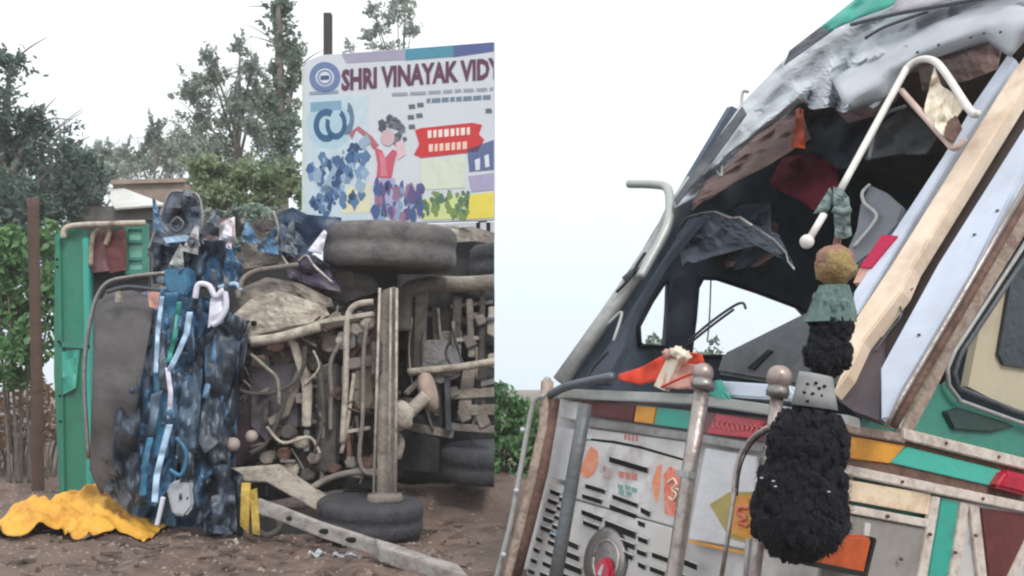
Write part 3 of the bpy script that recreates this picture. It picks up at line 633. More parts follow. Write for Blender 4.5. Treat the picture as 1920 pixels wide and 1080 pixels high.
# beige cross plate and leaf spring
sheet('mudguard_plate', U, [(438, 590), (470, 560), (520, 545), (570, 560), (610, 575)], [(455, 640), (500, 622), (540, 612), (590, 605), (618, 590)], mudl, ot, off=.15, amp=.05, freq=2.2, nx=18, ny=8, seed=4)
sheet('mudguard_plate', U, [(440, 545), (500, 520), (560, 530), (620, 560)], [(455, 590), (520, 560), (580, 575), (625, 575)], mud, ot, off=.05, amp=.07, nx=16, ny=7, seed=9)
for k in range(4): strip('leaf_spring', U, (456 + k * 4, 626 + k * 7), (700 - k * 26, 588 + k * 8), 9, .1, (mudl, mud)[k % 2], ot, .14 - .02 * k, .006)
tube('steering_rod', U, [(470, 640), (520, 634), (600, 612)], 20, mudl, ot, off=.2)
ball('bolt_hole', U(476, 606, .17), .025, hole, ot, (1, .5, 1), seg=10)
# hoops and hoses
tube('hose', U, [(418, 650), (420, 700), (450, 732), (500, 738), (545, 722), (568, 690), (572, 650)], 8, mudd, ot, off=.16)
tube('hose', U, [(470, 664), (500, 690), (520, 712), (524, 760)], 7, mud, ot, off=.18)
tube('hose', U, [(536, 740), (520, 790), (500, 830), (470, 850)], 9, mudd, ot, off=.14)
slab('link_arm', U, [(540, 636), (556, 640), (584, 720), (582, 800), (566, 800), (566, 724)], .05, mudl, ot, off=.12, bevel=.008)
slab('link_arm', U, [(556, 690), (572, 696), (540, 780), (506, 800), (500, 786), (530, 766)], .06, mud, ot, off=.1, bevel=.008)
slab('radiator', U, [(470, 690), (560, 680), (560, 800), (500, 830), (470, 800)], .12, M('radiator_grey', (96, 92, 100), .7, dirt=(60, 58, 64), amt=.6), ot, off=.02, bevel=.01)
slab('engine_block', U, [(430, 700), (480, 690), (500, 850), (440, 880), (415, 800)], .25, M('engine_plum', (62, 48, 58), .8), ot, off=-.02, bevel=.02)
ball('lamp_bulb', U(437, 833, .2), .056, M('pale_knob', (180, 168, 160), .6, dirt=(120, 106, 98), amt=.5), ot)
ball('lamp_bulb', U(472, 818, .12), .05, MC['pale_knob'], ot)
for k, pts in enumerate(([(500, 800), (530, 830), (580, 820), (600, 850)], [(600, 700), (606, 780), (590, 850)], [(640, 640), (620, 680), (622, 740)])):
    tube('thin_hose', U, pts, 6 + k % 3, (mudl, mudd, mud)[k % 3], ot, off=.18)
# lower bumper beams reaching the ground
slab('cross_beam', U, [(412, 880), (520, 872), (560, 900), (650, 958), (648, 985), (600, 962), (500, 905), (415, 902)], .12, mudl, ot, off=.2, bevel=.012)
tube('tie_rod', U, [(570, 925), (610, 900), (660, 886), (740, 884)], 12, mud, ot, off=.12)
mudg = M('dusty_bumper', (164, 160, 156), .75, dirt=(110, 100, 94), amt=.9, scale=7, bump=.4)
bm_ = thing('fallen_bumper', P(690, 1040, 6.1).xy.to_3d(), 'long grey bent bumper beam lying on the soil below the wreck', 'bumper')
def ramp(pts, w, h_, name, mat, parent):
    V = []; 
    for (x, y, Y) in pts:
        p = P(x, y, Y); V += [p + Vector((0, 0, h_)), p + Vector((.3 * w, -w, h_ * .6)), p + Vector((.3 * w, -w, -h_)), p + Vector((0, 0, -h_))]
    k = len(pts); Fc = [[i * 4 + j, i * 4 + (j + 1) % 4, i * 4 + 4 + (j + 1) % 4, i * 4 + 4 + j] for i in range(k - 1) for j in range(4)] + [[0, 1, 2, 3], [k * 4 - 1, k * 4 - 2, k * 4 - 3, k * 4 - 4]]
    return mk(name, V, Fc, mat, parent, bevel=.008)
ramp([(484, 946, 7.1), (530, 962, 7.0), (600, 990, 6.8), (680, 1016, 6.6), (720, 1030, 6.45)], .10, .055, 'beam', mudg, bm_)
ramp([(700, 1024, 6.5), (740, 1036, 6.3), (800, 1058, 6.1), (860, 1076, 5.95)], .28, .06, 'end_plate', mudg, bm_)
for x, y, Y in ((548, 972, 6.87), (610, 996, 6.68), (660, 1012, 6.55)): ball('bolt_hole', P(x, y, Y), .03, hole, bm_, (1.6, .6, .7), seg=10)
YP = plane_y(7.3)
sheet('yellow_strip', YP, [(453, 905), (470, 905)], [(450, 985), (466, 1000)], yellowp, ot, amp=.03, nx=5, ny=12, seed=5)
sheet('yellow_strip', YP, [(468, 920), (482, 915)], [(474, 1000), (488, 1004)], yellowp, ot, off=.05, amp=.03, nx=5, ny=12, seed=6)
tube('hub_ring', YP, [(478, 990), (500, 1004), (524, 990), (516, 966), (490, 968)], 12, mudd, ot)
sheet('lower_cover', YP, [(376, 880), (420, 870), (456, 890)], [(384, 1006), (420, 1012), (456, 1008)], crushd, ot, off=-.1, amp=.2, freq=3, nx=40, ny=40, seed=47, flat=False, an=(1.6, 1, .8))
sheet('lower_cover', YP, [(396, 930), (440, 920)], [(400, 1000), (446, 1004)], crushd, ot, off=.06, amp=.12, freq=4, nx=12, ny=12, seed=48, flat=False)
tube('broken_rod', YP, [(440, 1010), (452, 1035), (464, 1062)], 8, mudl, ot, off=.2)
slab('splash_plate', YP, [(478, 945), (640, 990), (560, 1015), (480, 1010)], .05, under, ot, off=-.25)
# crushed blue cab
CB = plane_y(7.5)
sheet('crushed_front', CB, [(225, 560), (300, 540), (400, 560), (450, 600)], [(240, 960), (300, 985), (390, 990), (440, 900)], crushp, ot, off=-.12, amp=.26, freq=2.2, nx=80, ny=90, seed=8, an=(1.5, 1, .8))
sheet('crushed_side', CB, [(360, 640), (420, 610), (470, 600)], [(370, 985), (400, 960), (425, 900)], crushd, ot, off=.03, amp=.2, freq=2.4, nx=50, ny=70, seed=12, an=(1.5, 1, .8))
sheet('crushed_side', CB, [(395, 620), (440, 590), (460, 600)], [(372, 830), (385, 850), (410, 830)], crushd, ot, off=.14, amp=.12, freq=2.4, nx=30, ny=50, seed=13, an=(1.5, 1, .8))
slab('blue_box', CB, [(302, 506), (352, 500), (356, 540), (346, 556), (312, 548)], .18, bluep, ot, off=.15, bevel=.015)
def ribbon(name, path, w, mat, off, seed):
    a = [(x - w / 2, y) for x, y in path]; b = [(x + w / 2, y) for x, y in path]
    return sheet(name, CB, a, b, mat, ot, off=off, amp=.05, freq=3, nx=34, ny=5, seed=seed, flat=False)
ribbon('blue_strip', [(322, 548), (306, 620), (302, 700), (306, 780), (300, 860)], 30, bluep, .14, 14)
ribbon('light_blue_strip', [(356, 585), (350, 625), (334, 662), (318, 694)], 11, bluel, .25, 15)
ribbon('light_blue_strip', [(304, 556), (296, 620), (292, 700)], 8, bluel, .22, 16)
ribbon('white_strip', [(314, 690), (320, 736), (318, 785)], 9, lav, .24, 17)
ribbon('light_blue_strip', [(318, 796), (304, 850), (294, 890), (290, 942)], 12, bluel, .26, 18)
ribbon('teal_strip', [(336, 566), (330, 620), (316, 680)], 9, teal, .2, 19)
ribbon('blue_strip', [(282, 820), (272, 870), (268, 930)], 12, bluep, .2, 24)
sheet('blue_panel', CB, [(262, 800), (300, 790), (340, 800)], [(255, 930), (290, 950), (330, 900)], crushp, ot, off=.04, amp=.16, freq=3., nx=40, ny=40, seed=19, an=(1.5, 1, .8))
sheet('blue_panel', CB, [(340, 720), (380, 690)], [(330, 860), (370, 850)], blued, ot, off=.16, amp=.08, freq=3.4, nx=12, ny=14, seed=20, an=(1.5, 1, .8))
tube('white_loop', CB, [(366, 560), (372, 534), (392, 536), (404, 556), (420, 545), (424, 575), (412, 600), (398, 610)], 11, lav, ot, off=.25)
sheet('white_scrap', CB, [(395, 560), (425, 545)], [(390, 615), (412, 600)], lav, ot, off=.22, amp=.04, nx=7, ny=7, seed=21)
tube('white_rod', CB, [(306, 932), (300, 960), (294, 985)], 9, lav, ot, off=.3)
slab('headlamp', CB, [(310, 915), (330, 898), (360, 902), (362, 950), (346, 970), (322, 966)], .12, lensg, ot, off=.12, bevel=.02)
tube('headlamp_ring', CB, [(330, 820), (350, 850), (340, 890), (318, 880)], 8, bluep, ot, off=.2)
# grey roof sheet and its frame
sheet('cab_roof', CB, [(178, 580), (200, 548), (250, 545), (292, 560)], [(168, 880), (190, 930), (220, 890), (250, 800)], roofg, ot, off=.02, amp=.06, freq=1.6, nx=22, ny=26, bulge=.12, seed=22, ridge=False, flat=False)
sheet('torn_roof_edge', CB, [(225, 690), (262, 680)], [(210, 860), (262, 960)], crushd, ot, off=.1, amp=.16, freq=2.4, nx=40, ny=50, seed=23, an=(1.5, 1, .8))
sheet('torn_roof_edge', CB, [(175, 860), (225, 850)], [(190, 915), (250, 970)], darkm, ot, off=.05, amp=.1, freq=4, nx=12, ny=12, seed=24, an=(1.5, 1, .8))
tube('roof_frame', CB, [(166, 860), (158, 700), (172, 590), (196, 535), (240, 520), (310, 512)], 8, steel, ot, off=.14)
tube('roof_frame', CB, [(200, 548), (240, 538), (300, 545)], 8, darkm, ot, off=.2)
slab('small_bracket', CB, [(216, 545), (226, 545), (226, 566), (216, 566)], .04, mudl, ot, off=.2)
sheet('pink_scrap', CB, [(276, 540), (300, 545)], [(280, 575), (296, 580)], pinkcloth, ot, off=.2, amp=.02, nx=6, ny=6)
# torn metal on top
TP = plane_y(7.9)
sheet('bent_door', TP, [(318, 362), (345, 356), (372, 362)], [(276, 480), (330, 500), (392, 470)], crushd, ot, off=.1, amp=.12, freq=3., nx=14, ny=14, seed=31)
tube('bent_door_edge', TP, [(278, 470), (300, 410), (318, 364), (346, 360), (372, 368), (380, 410), (376, 440)], 5, steel, ot, off=.18)
tube('speaker_ring', TP, [(320, 420), (332, 408), (344, 420), (334, 434), (322, 430), (320, 420)], 5, darkm, ot, off=.22)
sheet('dark_scrap', TP, [(290, 460), (340, 450), (420, 450), (450, 470)], [(285, 530), (340, 545), (400, 540), (450, 520)], crushd, ot, off=.12, amp=.2, freq=3, nx=50, ny=30, seed=32, flat=False, an=(1.5, 1, .8))
sheet('silver_scrap', TP, [(306, 446), (350, 440), (372, 448)], [(312, 456), (350, 452), (376, 462)], bluel, ot, off=.26, amp=.02, nx=9, ny=4, seed=33)
sheet('red_scrap', TP, [(386, 420), (430, 408)], [(366, 448), (400, 470)], maroong, ot, off=.15, amp=.05, nx=9, ny=8, seed=34)
sheet('white_red_scrap', TP, [(405, 422), (440, 406)], [(398, 458), (442, 456)], M('pale_pink_metal', (214, 206, 204), .5, dirt=(170, 120, 120), amt=.6), ot, off=.2, amp=.04, nx=9, ny=8, seed=35)
strip('dark_post', TP, (440, 394), (446, 440), 9, .05, black, ot, .22)
sheet('steel_scrap', TP, [(385, 460), (430, 470), (452, 460)], [(370, 520), (420, 545), (455, 530)], crushp, ot, off=.2, amp=.12, freq=3.4, nx=30, ny=26, seed=36, flat=False, an=(1.5, 1, .8))
sheet('brown_plate', TP, [(452, 420), (500, 410), (530, 420)], [(450, 500), (500, 505), (540, 480)], mudd, ot, off=.05, amp=.08, nx=14, ny=10, seed=37)
sheet('torn_fender', TP, [(440, 470), (480, 445), (512, 430)], [(452, 505), (490, 500), (530, 488)], mud, ot, off=.18, amp=.05, nx=12, ny=8, seed=38)
tube('torn_edge', TP, [(512, 395), (522, 430), (520, 460), (535, 490), (545, 500)], 6, steel, ot, off=.25)
sheet('navy_sheet', TP, [(522, 400), (548, 388), (575, 402), (640, 408)], [(528, 478), (560, 484), (600, 470), (640, 470)], M('navy_sheet', (52, 74, 104), .45, dirt=(40, 52, 72), amt=.6, scale=4, bump=.2), ot, off=.12, amp=.06, freq=2, nx=18, ny=12, seed=39)
sheet('plum_scrap', TP, [(530, 480), (590, 478), (620, 500)], [(540, 520), (600, 540), (640, 548)], M('plum_metal', (74, 68, 88), .5, dirt=(46, 44, 58), amt=.6), ot, off=.2, amp=.08, nx=14, ny=10, seed=40)
tube('torn_edge', TP, [(560, 490), (575, 480), (590, 500), (625, 532)], 7, steel, ot, off=.34)
tube('long_pipe', TP, [(446, 560), (455, 525), (480, 508), (530, 500), (560, 496)], 9, mud, ot, off=.34)
tube('long_pipe', TP, [(410, 540), (440, 532), (452, 545)], 9, bluel, ot, off=.34)
sheet('axle_shroud', TP, [(540, 505), (620, 500), (700, 520)], [(560, 560), (640, 570), (715, 545)], mudd, ot, off=.1, amp=.07, nx=16, ny=10, seed=41)
sheet('top_lip', TP, [(610, 418), (700, 420), (860, 424)], [(616, 432), (700, 432), (860, 438)], mudl, ot, off=-.2, amp=.05, nx=20, ny=4, seed=42)
clip(sheet('far_lip', plane_y(9.2), [(840, 430), (880, 424), (940, 440)], [(850, 455), (890, 452), (940, 460)], mud, ot, amp=.03, nx=8, ny=4, seed=43), 927)
for k in range(20):                                  # torn strips of sheet metal hanging through the wreck
    a, b = random.uniform(272, 430), random.uniform(500, 860); s = random.uniform(5, 13); l = random.uniform(30, 120); dx = random.uniform(-26, 6)
    q = [(a - s, b), (a + s, b + random.uniform(-8, 8)), (a + dx + s * .7, b + l), (a + dx - s * .7, b + l)]
    sheet('torn_strip', CB, q[:2], [q[3], q[2]], (crushp, crushd, blued, crushd, crushp)[k % 5], ot, off=random.uniform(.05, .2), amp=.07, freq=3, nx=5, ny=12, seed=50 + k, flat=False, an=(1.5, 1, .8))
for k, (a, b, l, dx) in enumerate(((300, 430, 60, -14), (392, 436, 46, 16), (420, 460, 52, 10), (470, 452, 40, -8), (356, 470, 50, 12), (500, 470, 46, 14), (540, 470, 60, 6), (590, 470, 40, 18), (440, 500, 40, -12), (330, 500, 44, 8))):
    w_ = 12 + (k * 7) % 12
    sheet('jagged_scrap', TP, [(a + dx, b - l), (a + dx + 5, b - l + 6)], [(a - w_, b), (a + w_, b + 8)], (crushp, crushd, lav, crushp, galv)[k % 5], ot, off=.28, amp=.06, freq=4, nx=8, ny=10, seed=300 + k)
for k in range(190):                                 # clutter of the running gear: brackets, plates, pipes and castings
    x, y = random.uniform(440, 925), random.uniform(560, 870)
    if x > 748: y = 560 + (y - 560) * .68
    if x > 748: x0p, pl, o0 = x, R1, random.uniform(.0, .2)
    else: pl, o0 = U, random.uniform(-.1, .12)
    if 700 < x < 750 or (x > 748 and k % 3): continue
    m = random.choice((mud, mudl, mudd, under, mud, rustd, steel, darkm)); c = k % 4; w, l = random.uniform(5, 12), random.uniform(16, 60) * (2.2 if x > 748 else 1.15)
    if c == 0: o = strip('bracket', pl, (x, y), (x + random.uniform(-5, 5), y + l), w, .06, m, ot, o0, .004)
    elif c == 1: o = strip('bracket', pl, (x, y), (x + l * .8, y + random.uniform(-12, 8)), w * .8, .05, m, ot, o0, .004)
    elif c == 2: o = slab('plate', pl, [(x, y), (x + l * .6, y + random.uniform(-6, 4)), (x + l * .6 - 3, y + l * .5), (x + l * .25, y + l * .62), (x - 3, y + l * .5)], .08, m, ot, off=o0, bevel=.008)
    else: o = tube('pipe', pl, [(x, y), (x + random.uniform(-16, 16), y + l * .5), (x + random.uniform(-24, 24), y + l)], w * .5, m, ot, off=o0 + .03)
    clip(o, 927)

# ------------------------------------------------------------------ standing truck cab
tk = thing('truck_cab', T(CABW / 2, .8, -DROP), 'white and teal truck cab with its windscreen gone and front crushed back', 'truck')
def ax_box(name, a0, a1, b0, b1, c0, c1, mat, parent, bevel=.01):
    V = [T(a, b, c) for c in (c0, c1) for a, b in ((a0, b0), (a1, b0), (a1, b1), (a0, b1))]
    return mk(name, V, [[0, 1, 2, 3], [4, 5, 6, 7], [0, 1, 5, 4], [1, 2, 6, 5], [2, 3, 7, 6], [3, 0, 4, 7]], mat, parent, bevel=bevel)
DB = 2.7
# shell
fr = ax_box('front_panel', .0, CABW, .03, .10, -1.3, -.0, white, tk)
ax_box('rear_wall', .0, CABW, DB, DB + .06, -1.2, 2.23, interior, tk)
ax_box('roof', -.02, CABW + .02, 1.0, DB + .1, 2.2, 2.25, visw, tk)
ax_box('roof_lining', .06, CABW - .06, 1.02, DB - .01, 2.15, 2.19, liningb, tk, 0)
ax_box('floor', .03, CABW - .03, .1, DB, -1.0, -.95, interior, tk)
def side_poly(a): return [T(a, .04, -1.2), T(a, .04, .0), T(a, .04 + math.tan(lean) * 2.22, 2.22), T(a, DB + .03, 2.22), T(a, DB + .03, -1.2)]
qw = [(1200, 648), (1198, 612), (1222, 566), (1243, 534), (1256, 525), (1254, 580), (1249, 650)]
dw = [(1294, 668), (1303, 600), (1308, 540), (1318, 522), (1345, 523), (1420, 548), (1500, 578), (1520, 600), (1500, 668)]
slab3('far_door', side_poly(CABW), -e1, .05, interior, tk, 0, [[FSP(x, y) for x, y in qw], [FSP(x, y) for x, y in dw]])
for hp in (qw, dw): tube3('window_seal', [FSP(x, y, .02) for x, y in hp + hp[:1]], .014, black, tk, 6, False)
tube('window_bar', FSP, [(1333, 522), (1330, 600), (1326, 640)], 3, steel, tk)
# the near side: sheet wall with a door window hole
win = [(1925, 470), (1897, 500), (1838, 590), (1785, 672), (1776, 705), (1797, 748), (1900, 786), (2050, 830), (2120, 500)]
near = [T(0, .62, -1.2), T(0, .10, -.06), T(0, .10, .0), T(0, .04 + math.tan(lean) * 2.22 + .12, 2.22), T(0, DB, 2.22), T(0, DB, -1.2)]
near[0] = T(0, .10, -1.2); del near[1]
dr = slab3('door', near, -e1, .04, dteal, tk, 0, [[SP(x, y) for x, y in win]])
# windscreen surround
tube('left_pillar', WP, [(1050, 716), (1140, 590), (1235, 450), (1262, 395), (1300, 340)], 30, galv, tk, off=.05, curve=False)
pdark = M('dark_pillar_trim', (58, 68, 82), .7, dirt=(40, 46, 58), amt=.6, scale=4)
slab('left_pillar_trim', WP, [(1096, 714), (1150, 632), (1290, 410), (1316, 404), (1244, 492), (1190, 582), (1172, 650), (1136, 716)], .05, pdark, tk, off=.0, bevel=.006)
sheet('door_pillar_trim', FSP, [(1256, 520), (1280, 505), (1312, 515)], [(1244, 690), (1270, 690), (1294, 690)], pdark, tk, off=.03, amp=.02, nx=8, ny=14, seed=70, flat=False)
slab('right_pillar', WP, [(1598, 580), (1600, 548), (1768, 292), (1824, 196), (1890, 100), (1905, 112), (1780, 300), (1690, 450), (1606, 590)], .06, paleb, tk, off=.03, bevel=.006)
slab('wooden_pillar', WP, [(1560, 737), (1575, 700), (1573, 645), (1600, 602), (1668, 500), (1890, 146), (1935, 84), (1935, 136), (1710, 500), (1690, 545), (1617, 640), (1588, 702)], .08, tan, tk, off=.08, bevel=.008)
slab('corner_trim', WP, [(1562, 742), (1585, 702), (1652, 600), (1652, 690), (1648, 788), (1600, 770)], .05, M('plum_trim', (84, 74, 80), .6, dirt=(58, 50, 56), amt=.5), tk, off=.015)
slab('pillar_recess', WP, [(1640, 640), (1700, 540), (1935, 130), (1935, 240), (1757, 500), (1652, 690)], .05, M('brown_recess', (74, 62, 60), .8, dirt=(44, 40, 42), amt=.6), tk, off=-.02)
for pts, w in (([(1640, 610), (1660, 580), (1672, 540), (1700, 520)], 4), ([(1640, 660), (1668, 620), (1690, 590), (1682, 560)], 4), ([(1660, 600), (1690, 560), (1712, 540)], 3)): tube('loose_wire', WP, pts, w, darkm, tk, off=.03)
slab('door_pillar', WP, [(1651, 786), (1650, 690), (1757, 495), (1935, 214), (1935, 284), (1824, 510), (1690, 735), (1668, 786)], .08, paleb, tk, off=.05, bevel=.008)
for x, y in ((1723, 628), (1827, 440), (1704, 742), (1870, 395)): ball('rivet', WP(x, y, .052), .008, darkm, tk, seg=8)
tube('door_pipe', WP, [(1662, 800), (1690, 745), (1800, 560), (1940, 318)], 9, chrome, tk, off=.09, curve=False)
tube('door_pipe', WP, [(1676, 800), (1704, 748), (1812, 566), (1940, 345)], 16, rustd, tk, off=.06, curve=False)
slab('rusty_strip', SP, [(1690, 806), (1722, 748), (1890, 440), (1935, 365), (1935, 420), (1800, 640), (1760, 722), (1712, 812)], .03, rust, tk, off=.03, bevel=.004)
slab('frame_gap', SP, [(1765, 720), (1770, 690), (1935, 425), (1935, 455), (1790, 680), (1782, 705)], .02, hole, tk, off=.012)
tube('window_frame', SP, [(1935, 436), (1890, 505), (1790, 658), (1776, 690), (1778, 722), (1800, 752), (1905, 790), (1960, 806)], 9, galv, tk, off=.03, curve=False)
tube('window_frame', SP, [(1935, 462), (1895, 522), (1800, 664), (1788, 700), (1796, 728), (1900, 770), (1960, 790)], 12, darkm, tk, off=.01, curve=False)
# inside the door window: beige lining with a dark opening
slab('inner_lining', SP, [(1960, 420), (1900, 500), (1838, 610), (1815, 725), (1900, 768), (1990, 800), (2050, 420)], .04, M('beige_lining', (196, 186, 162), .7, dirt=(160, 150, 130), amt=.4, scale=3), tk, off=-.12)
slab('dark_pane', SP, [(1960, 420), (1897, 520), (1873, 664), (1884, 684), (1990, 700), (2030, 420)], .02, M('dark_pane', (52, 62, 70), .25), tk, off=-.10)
slab('door_handle', SP, [(1772, 772), (1800, 765), (1890, 792), (1905, 800), (1860, 812), (1790, 806)], .05, M('dark_green_recess', (40, 66, 62), .5), tk, off=.02, bevel=.008)
# side belt
def sb(name, poly, mat, off, th=.02, bevel=.003): return slab(name, SP, poly, th, mat, tk, off=off, bevel=bevel)
sb('belt_backing', [(1578, 800), (1935, 880), (1935, 960), (1574, 880)], rustd, .025, .03)
sb('belt_rail', [(1693, 802), (1935, 862), (1935, 884), (1692, 824)], M('rivetted_rail', (216, 206, 198), .6, dirt=(132, 108, 96), amt=.6, scale=16), .06, .04, .006)
sb('corner_rail', [(1582, 794), (1694, 812), (1700, 832), (1582, 812)], rust, .052, .04, .006)
sb('amber_patch', [(1581, 815), (1699, 836), (1668, 869), (1581, 858)], amber, .035)
sb('teal_patch', [(1701, 838), (1886, 884), (1866, 913), (1670, 868)], M('belt_teal', (70, 184, 166), .45, dirt=(96, 170, 160), amt=.4), .035)
sb('red_lamp', [(1892, 882), (1940, 894), (1940, 934), (1870, 915)], red, .085, .07, .018)
sb('lower_rail', [(1572, 868), (1935, 944), (1935, 964), (1572, 888)], MC['rivetted_rail'], .06, .04, .006)
sb('cream_panel', [(1580, 898), (1746, 926), (1742, 966), (1566, 934)], cream, .045, .03)
sb('corner_strap', [(1580, 944), (1742, 974), (1740, 990), (1578, 960)], MC['rivetted_rail'], .055, .03, .004)
sb('grey_panel', [(1560, 960), (1742, 992), (1725, 1110), (1535, 1100)], M('lower_grey', (150, 146, 142), .6, dirt=(112, 106, 102), amt=.5), .04)
sb('panel_ridge', [(1622, 980), (1634, 982), (1618, 1100), (1606, 1100)], white, .048, .02)
sb('white_backing', [(1748, 930), (1935, 962), (1935, 1150), (1715, 1110)], white, .03)
sb('teal_stripe', [(1766, 934), (1798, 942), (1772, 1120), (1736, 1112)], teal, .04, .012)
sb('edge_strap', [(1748, 930), (1764, 933), (1734, 1112), (1716, 1108)], MC['rivetted_rail'], .05, .02)
sb('edge_strap', [(1802, 942), (1818, 946), (1790, 1124), (1774, 1120)], MC['rivetted_rail'], .05, .02)
sb('edge_strap', [(1818, 946), (1836, 950), (1858, 1140), (1840, 1138)], MC['rivetted_rail'], .046, .02)
sb('maroon_panel', [(1840, 952), (1935, 966), (1935, 990), (1868, 1130), (1860, 1130)], maroon, .04, .012)
sb('edge_strap', [(1935, 990), (1935, 1016), (1882, 1130), (1868, 1130)], MC['rivetted_rail'], .05, .02)
for i in range(2):
    for (x0, y0, x1, y1) in ((1740, 822, 1930, 871), (1640, 892, 1930, 953)):
        t = .18 + i * .52; ball('rivet', SP(x0 + (x1 - x0) * t, y0 + (y1 - y0) * t, .062), .009, rustd, tk, seg=8)
for x, y in ((1744, 1002), (1792, 1036), (1830, 1004), (1665, 968), (1690, 1048)): ball('rivet', SP(x, y, .062), .010, rustd, tk, seg=8)
slab('indicator_lamp', SP, [(1514, 1030), (1560, 1003), (1632, 1005), (1636, 1014), (1622, 1078), (1516, 1056)], .06, lampo, tk, off=.14, bevel=.012)
slab('indicator_bezel', SP, [(1510, 1060), (1512, 1050), (1622, 1072), (1640, 1008), (1644, 1012), (1626, 1084)], .06, black, tk, off=.145)

# visor and crushed roof edge
sheet('visor', WP, [(1256, 396), (1300, 325), (1390, 196), (1470, 112), (1560, 52), (1680, -10), (1800, -60), (1940, -80)], [(1272, 388), (1300, 372), (1330, 334), (1352, 322), (1396, 274), (1440, 236), (1470, 222), (1505, 186), (1520, 206), (1560, 200), (1580, 212), (1620, 196), (1640, 204), (1720, 112), (1935, 40)], visw, tk, off=.10, amp=.03, freq=2.4, nx=96, ny=24, bulge=.02, seed=61, th=.004, flat=True, creases=((1290, 352, 1600, 96, .05, 15), (1320, 336, 1520, 178, -.04, 12), (1548, 206, 1562, 96, .10, 16), (1566, 204, 1600, 100, -.09, 15), (1586, 204, 1650, 96, .09, 16), (1512, 204, 1530, 130, -.06, 16), (1500, 186, 1470, 120, .05, 18), (1600, 120, 1920, 4, .06, 14), (1640, 150, 1900, 40, -.04, 13), (1640, 60, 1900, -30, .05, 14), (1400, 240, 1560, 84, -.04, 13), (1690, 110, 1720, 40, .05, 12), (1800, 80, 1780, 0, -.05, 14)))
sheet('visor_arch', WP, [(1560, 150), (1650, 90), (1760, 40), (1880, 0), (1940, 20)], [(1590, 212), (1660, 182), (1720, 122), (1800, 92), (1850, 76), (1895, 108), (1935, 60)], visw, tk, off=.16, amp=.02, freq=.8, nx=34, ny=8, bulge=.05, seed=62, th=.004, flat=False, creases=((1600, 190, 1720, 100, .03, 14), (1660, 130, 1900, 40, .03, 12), (1720, 110, 1860, 60, -.03, 10)))
sheet('visor_edge', WP, [(1264, 376), (1330, 280), (1392, 200)], [(1268, 386), (1338, 300), (1400, 214)], darkm, tk, off=.2, amp=.02, nx=20, ny=4, seed=64)
sheet('dark_edge', WP, [(1480, 96), (1560, 34), (1610, 0)], [(1470, 122), (1555, 62), (1630, 0)], M('dark_slate', (74, 76, 88), .5), tk, off=.22, amp=.03, nx=16, ny=5, seed=65)
sheet('teal_edge', WP, [(1540, 50), (1600, 2), (1640, -30), (1700, -30)], [(1556, 58), (1610, 34), (1660, 16), (1690, 0)], teal, tk, off=.25, amp=.03, nx=16, ny=6, seed=66, flat=False)
sheet('roof_edge', WP, [(1690, -30), (1760, -50), (1940, -90)], [(1670, 30), (1780, 0), (1940, -30)], M('mauve_grey', (176, 172, 180), .5), tk, off=.24, amp=.03, nx=16, ny=6, seed=67, flat=False)
tube('roof_bar', WP, [(1596, 46), (1680, 26), (1780, 8), (1900, -14)], 8, M('dark_slate', (74, 76, 88)), tk, off=.33)
tube('roof_bar', WP, [(1622, 72), (1660, 50), (1740, 22)], 6, MC['dark_slate'], tk, off=.30)
tube('bent_edge', WP, [(1358, 260), (1354, 300), (1352, 330), (1344, 322)], 6, galv, tk, off=.1)
tube('bent_edge', WP, [(1390, 220), (1392, 175), (1402, 172)], 6, galv, tk, off=.1)
for x, y in ((1820, 70), (1845, 62), (1876, 60), (1760, 84), (1720, 98)): ball('rivet', WP(x, y, .24), .008, darkm, tk, seg=8)
# inside: brown lining, wine drape, broken dash edge
B1 = Plane(T(0, 1.5, 0), WP.n)
sheet('torn_lining', WP, [(1280, 372), (1340, 320), (1400, 268), (1500, 200)], [(1300, 395), (1380, 340), (1440, 310), (1520, 260)], liningb, tk, off=-.16, amp=.05, nx=20, ny=8, seed=71)
sheet('torn_lining', WP, [(1560, 200), (1640, 180), (1700, 130)], [(1590, 230), (1650, 215), (1680, 190)], maroong, tk, off=-.1, amp=.04, nx=14, ny=6, seed=72)
sheet('upper_lining', WP, [(1720, 120), (1820, 80), (1880, 80)], [(1730, 170), (1820, 150), (1870, 130)], liningb, tk, off=-.12, amp=.03, nx=14, ny=6, seed=73)
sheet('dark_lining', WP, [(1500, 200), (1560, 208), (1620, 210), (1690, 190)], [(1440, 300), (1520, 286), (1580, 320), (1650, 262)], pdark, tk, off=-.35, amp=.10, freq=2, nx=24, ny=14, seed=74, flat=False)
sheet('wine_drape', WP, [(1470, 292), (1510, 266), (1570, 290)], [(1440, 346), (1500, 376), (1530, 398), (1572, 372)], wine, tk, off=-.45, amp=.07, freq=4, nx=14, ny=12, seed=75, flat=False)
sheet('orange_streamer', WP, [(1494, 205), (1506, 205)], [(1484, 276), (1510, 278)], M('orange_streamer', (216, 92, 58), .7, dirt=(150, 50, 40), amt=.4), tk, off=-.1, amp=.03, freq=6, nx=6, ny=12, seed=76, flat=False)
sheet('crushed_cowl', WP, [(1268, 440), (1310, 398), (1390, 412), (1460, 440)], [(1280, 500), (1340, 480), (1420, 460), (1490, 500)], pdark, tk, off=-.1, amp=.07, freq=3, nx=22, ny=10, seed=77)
tube('torn_metal_edge', WP, [(1275, 424), (1290, 408), (1318, 400), (1340, 398), (1372, 410), (1388, 408), (1410, 424)], 6, steel, tk, off=-.04, curve=False)
tube('torn_metal_edge', WP, [(1410, 424), (1436, 440), (1452, 450), (1474, 474), (1478, 490), (1490, 506)], 4, steel, tk, off=-.04, curve=False)
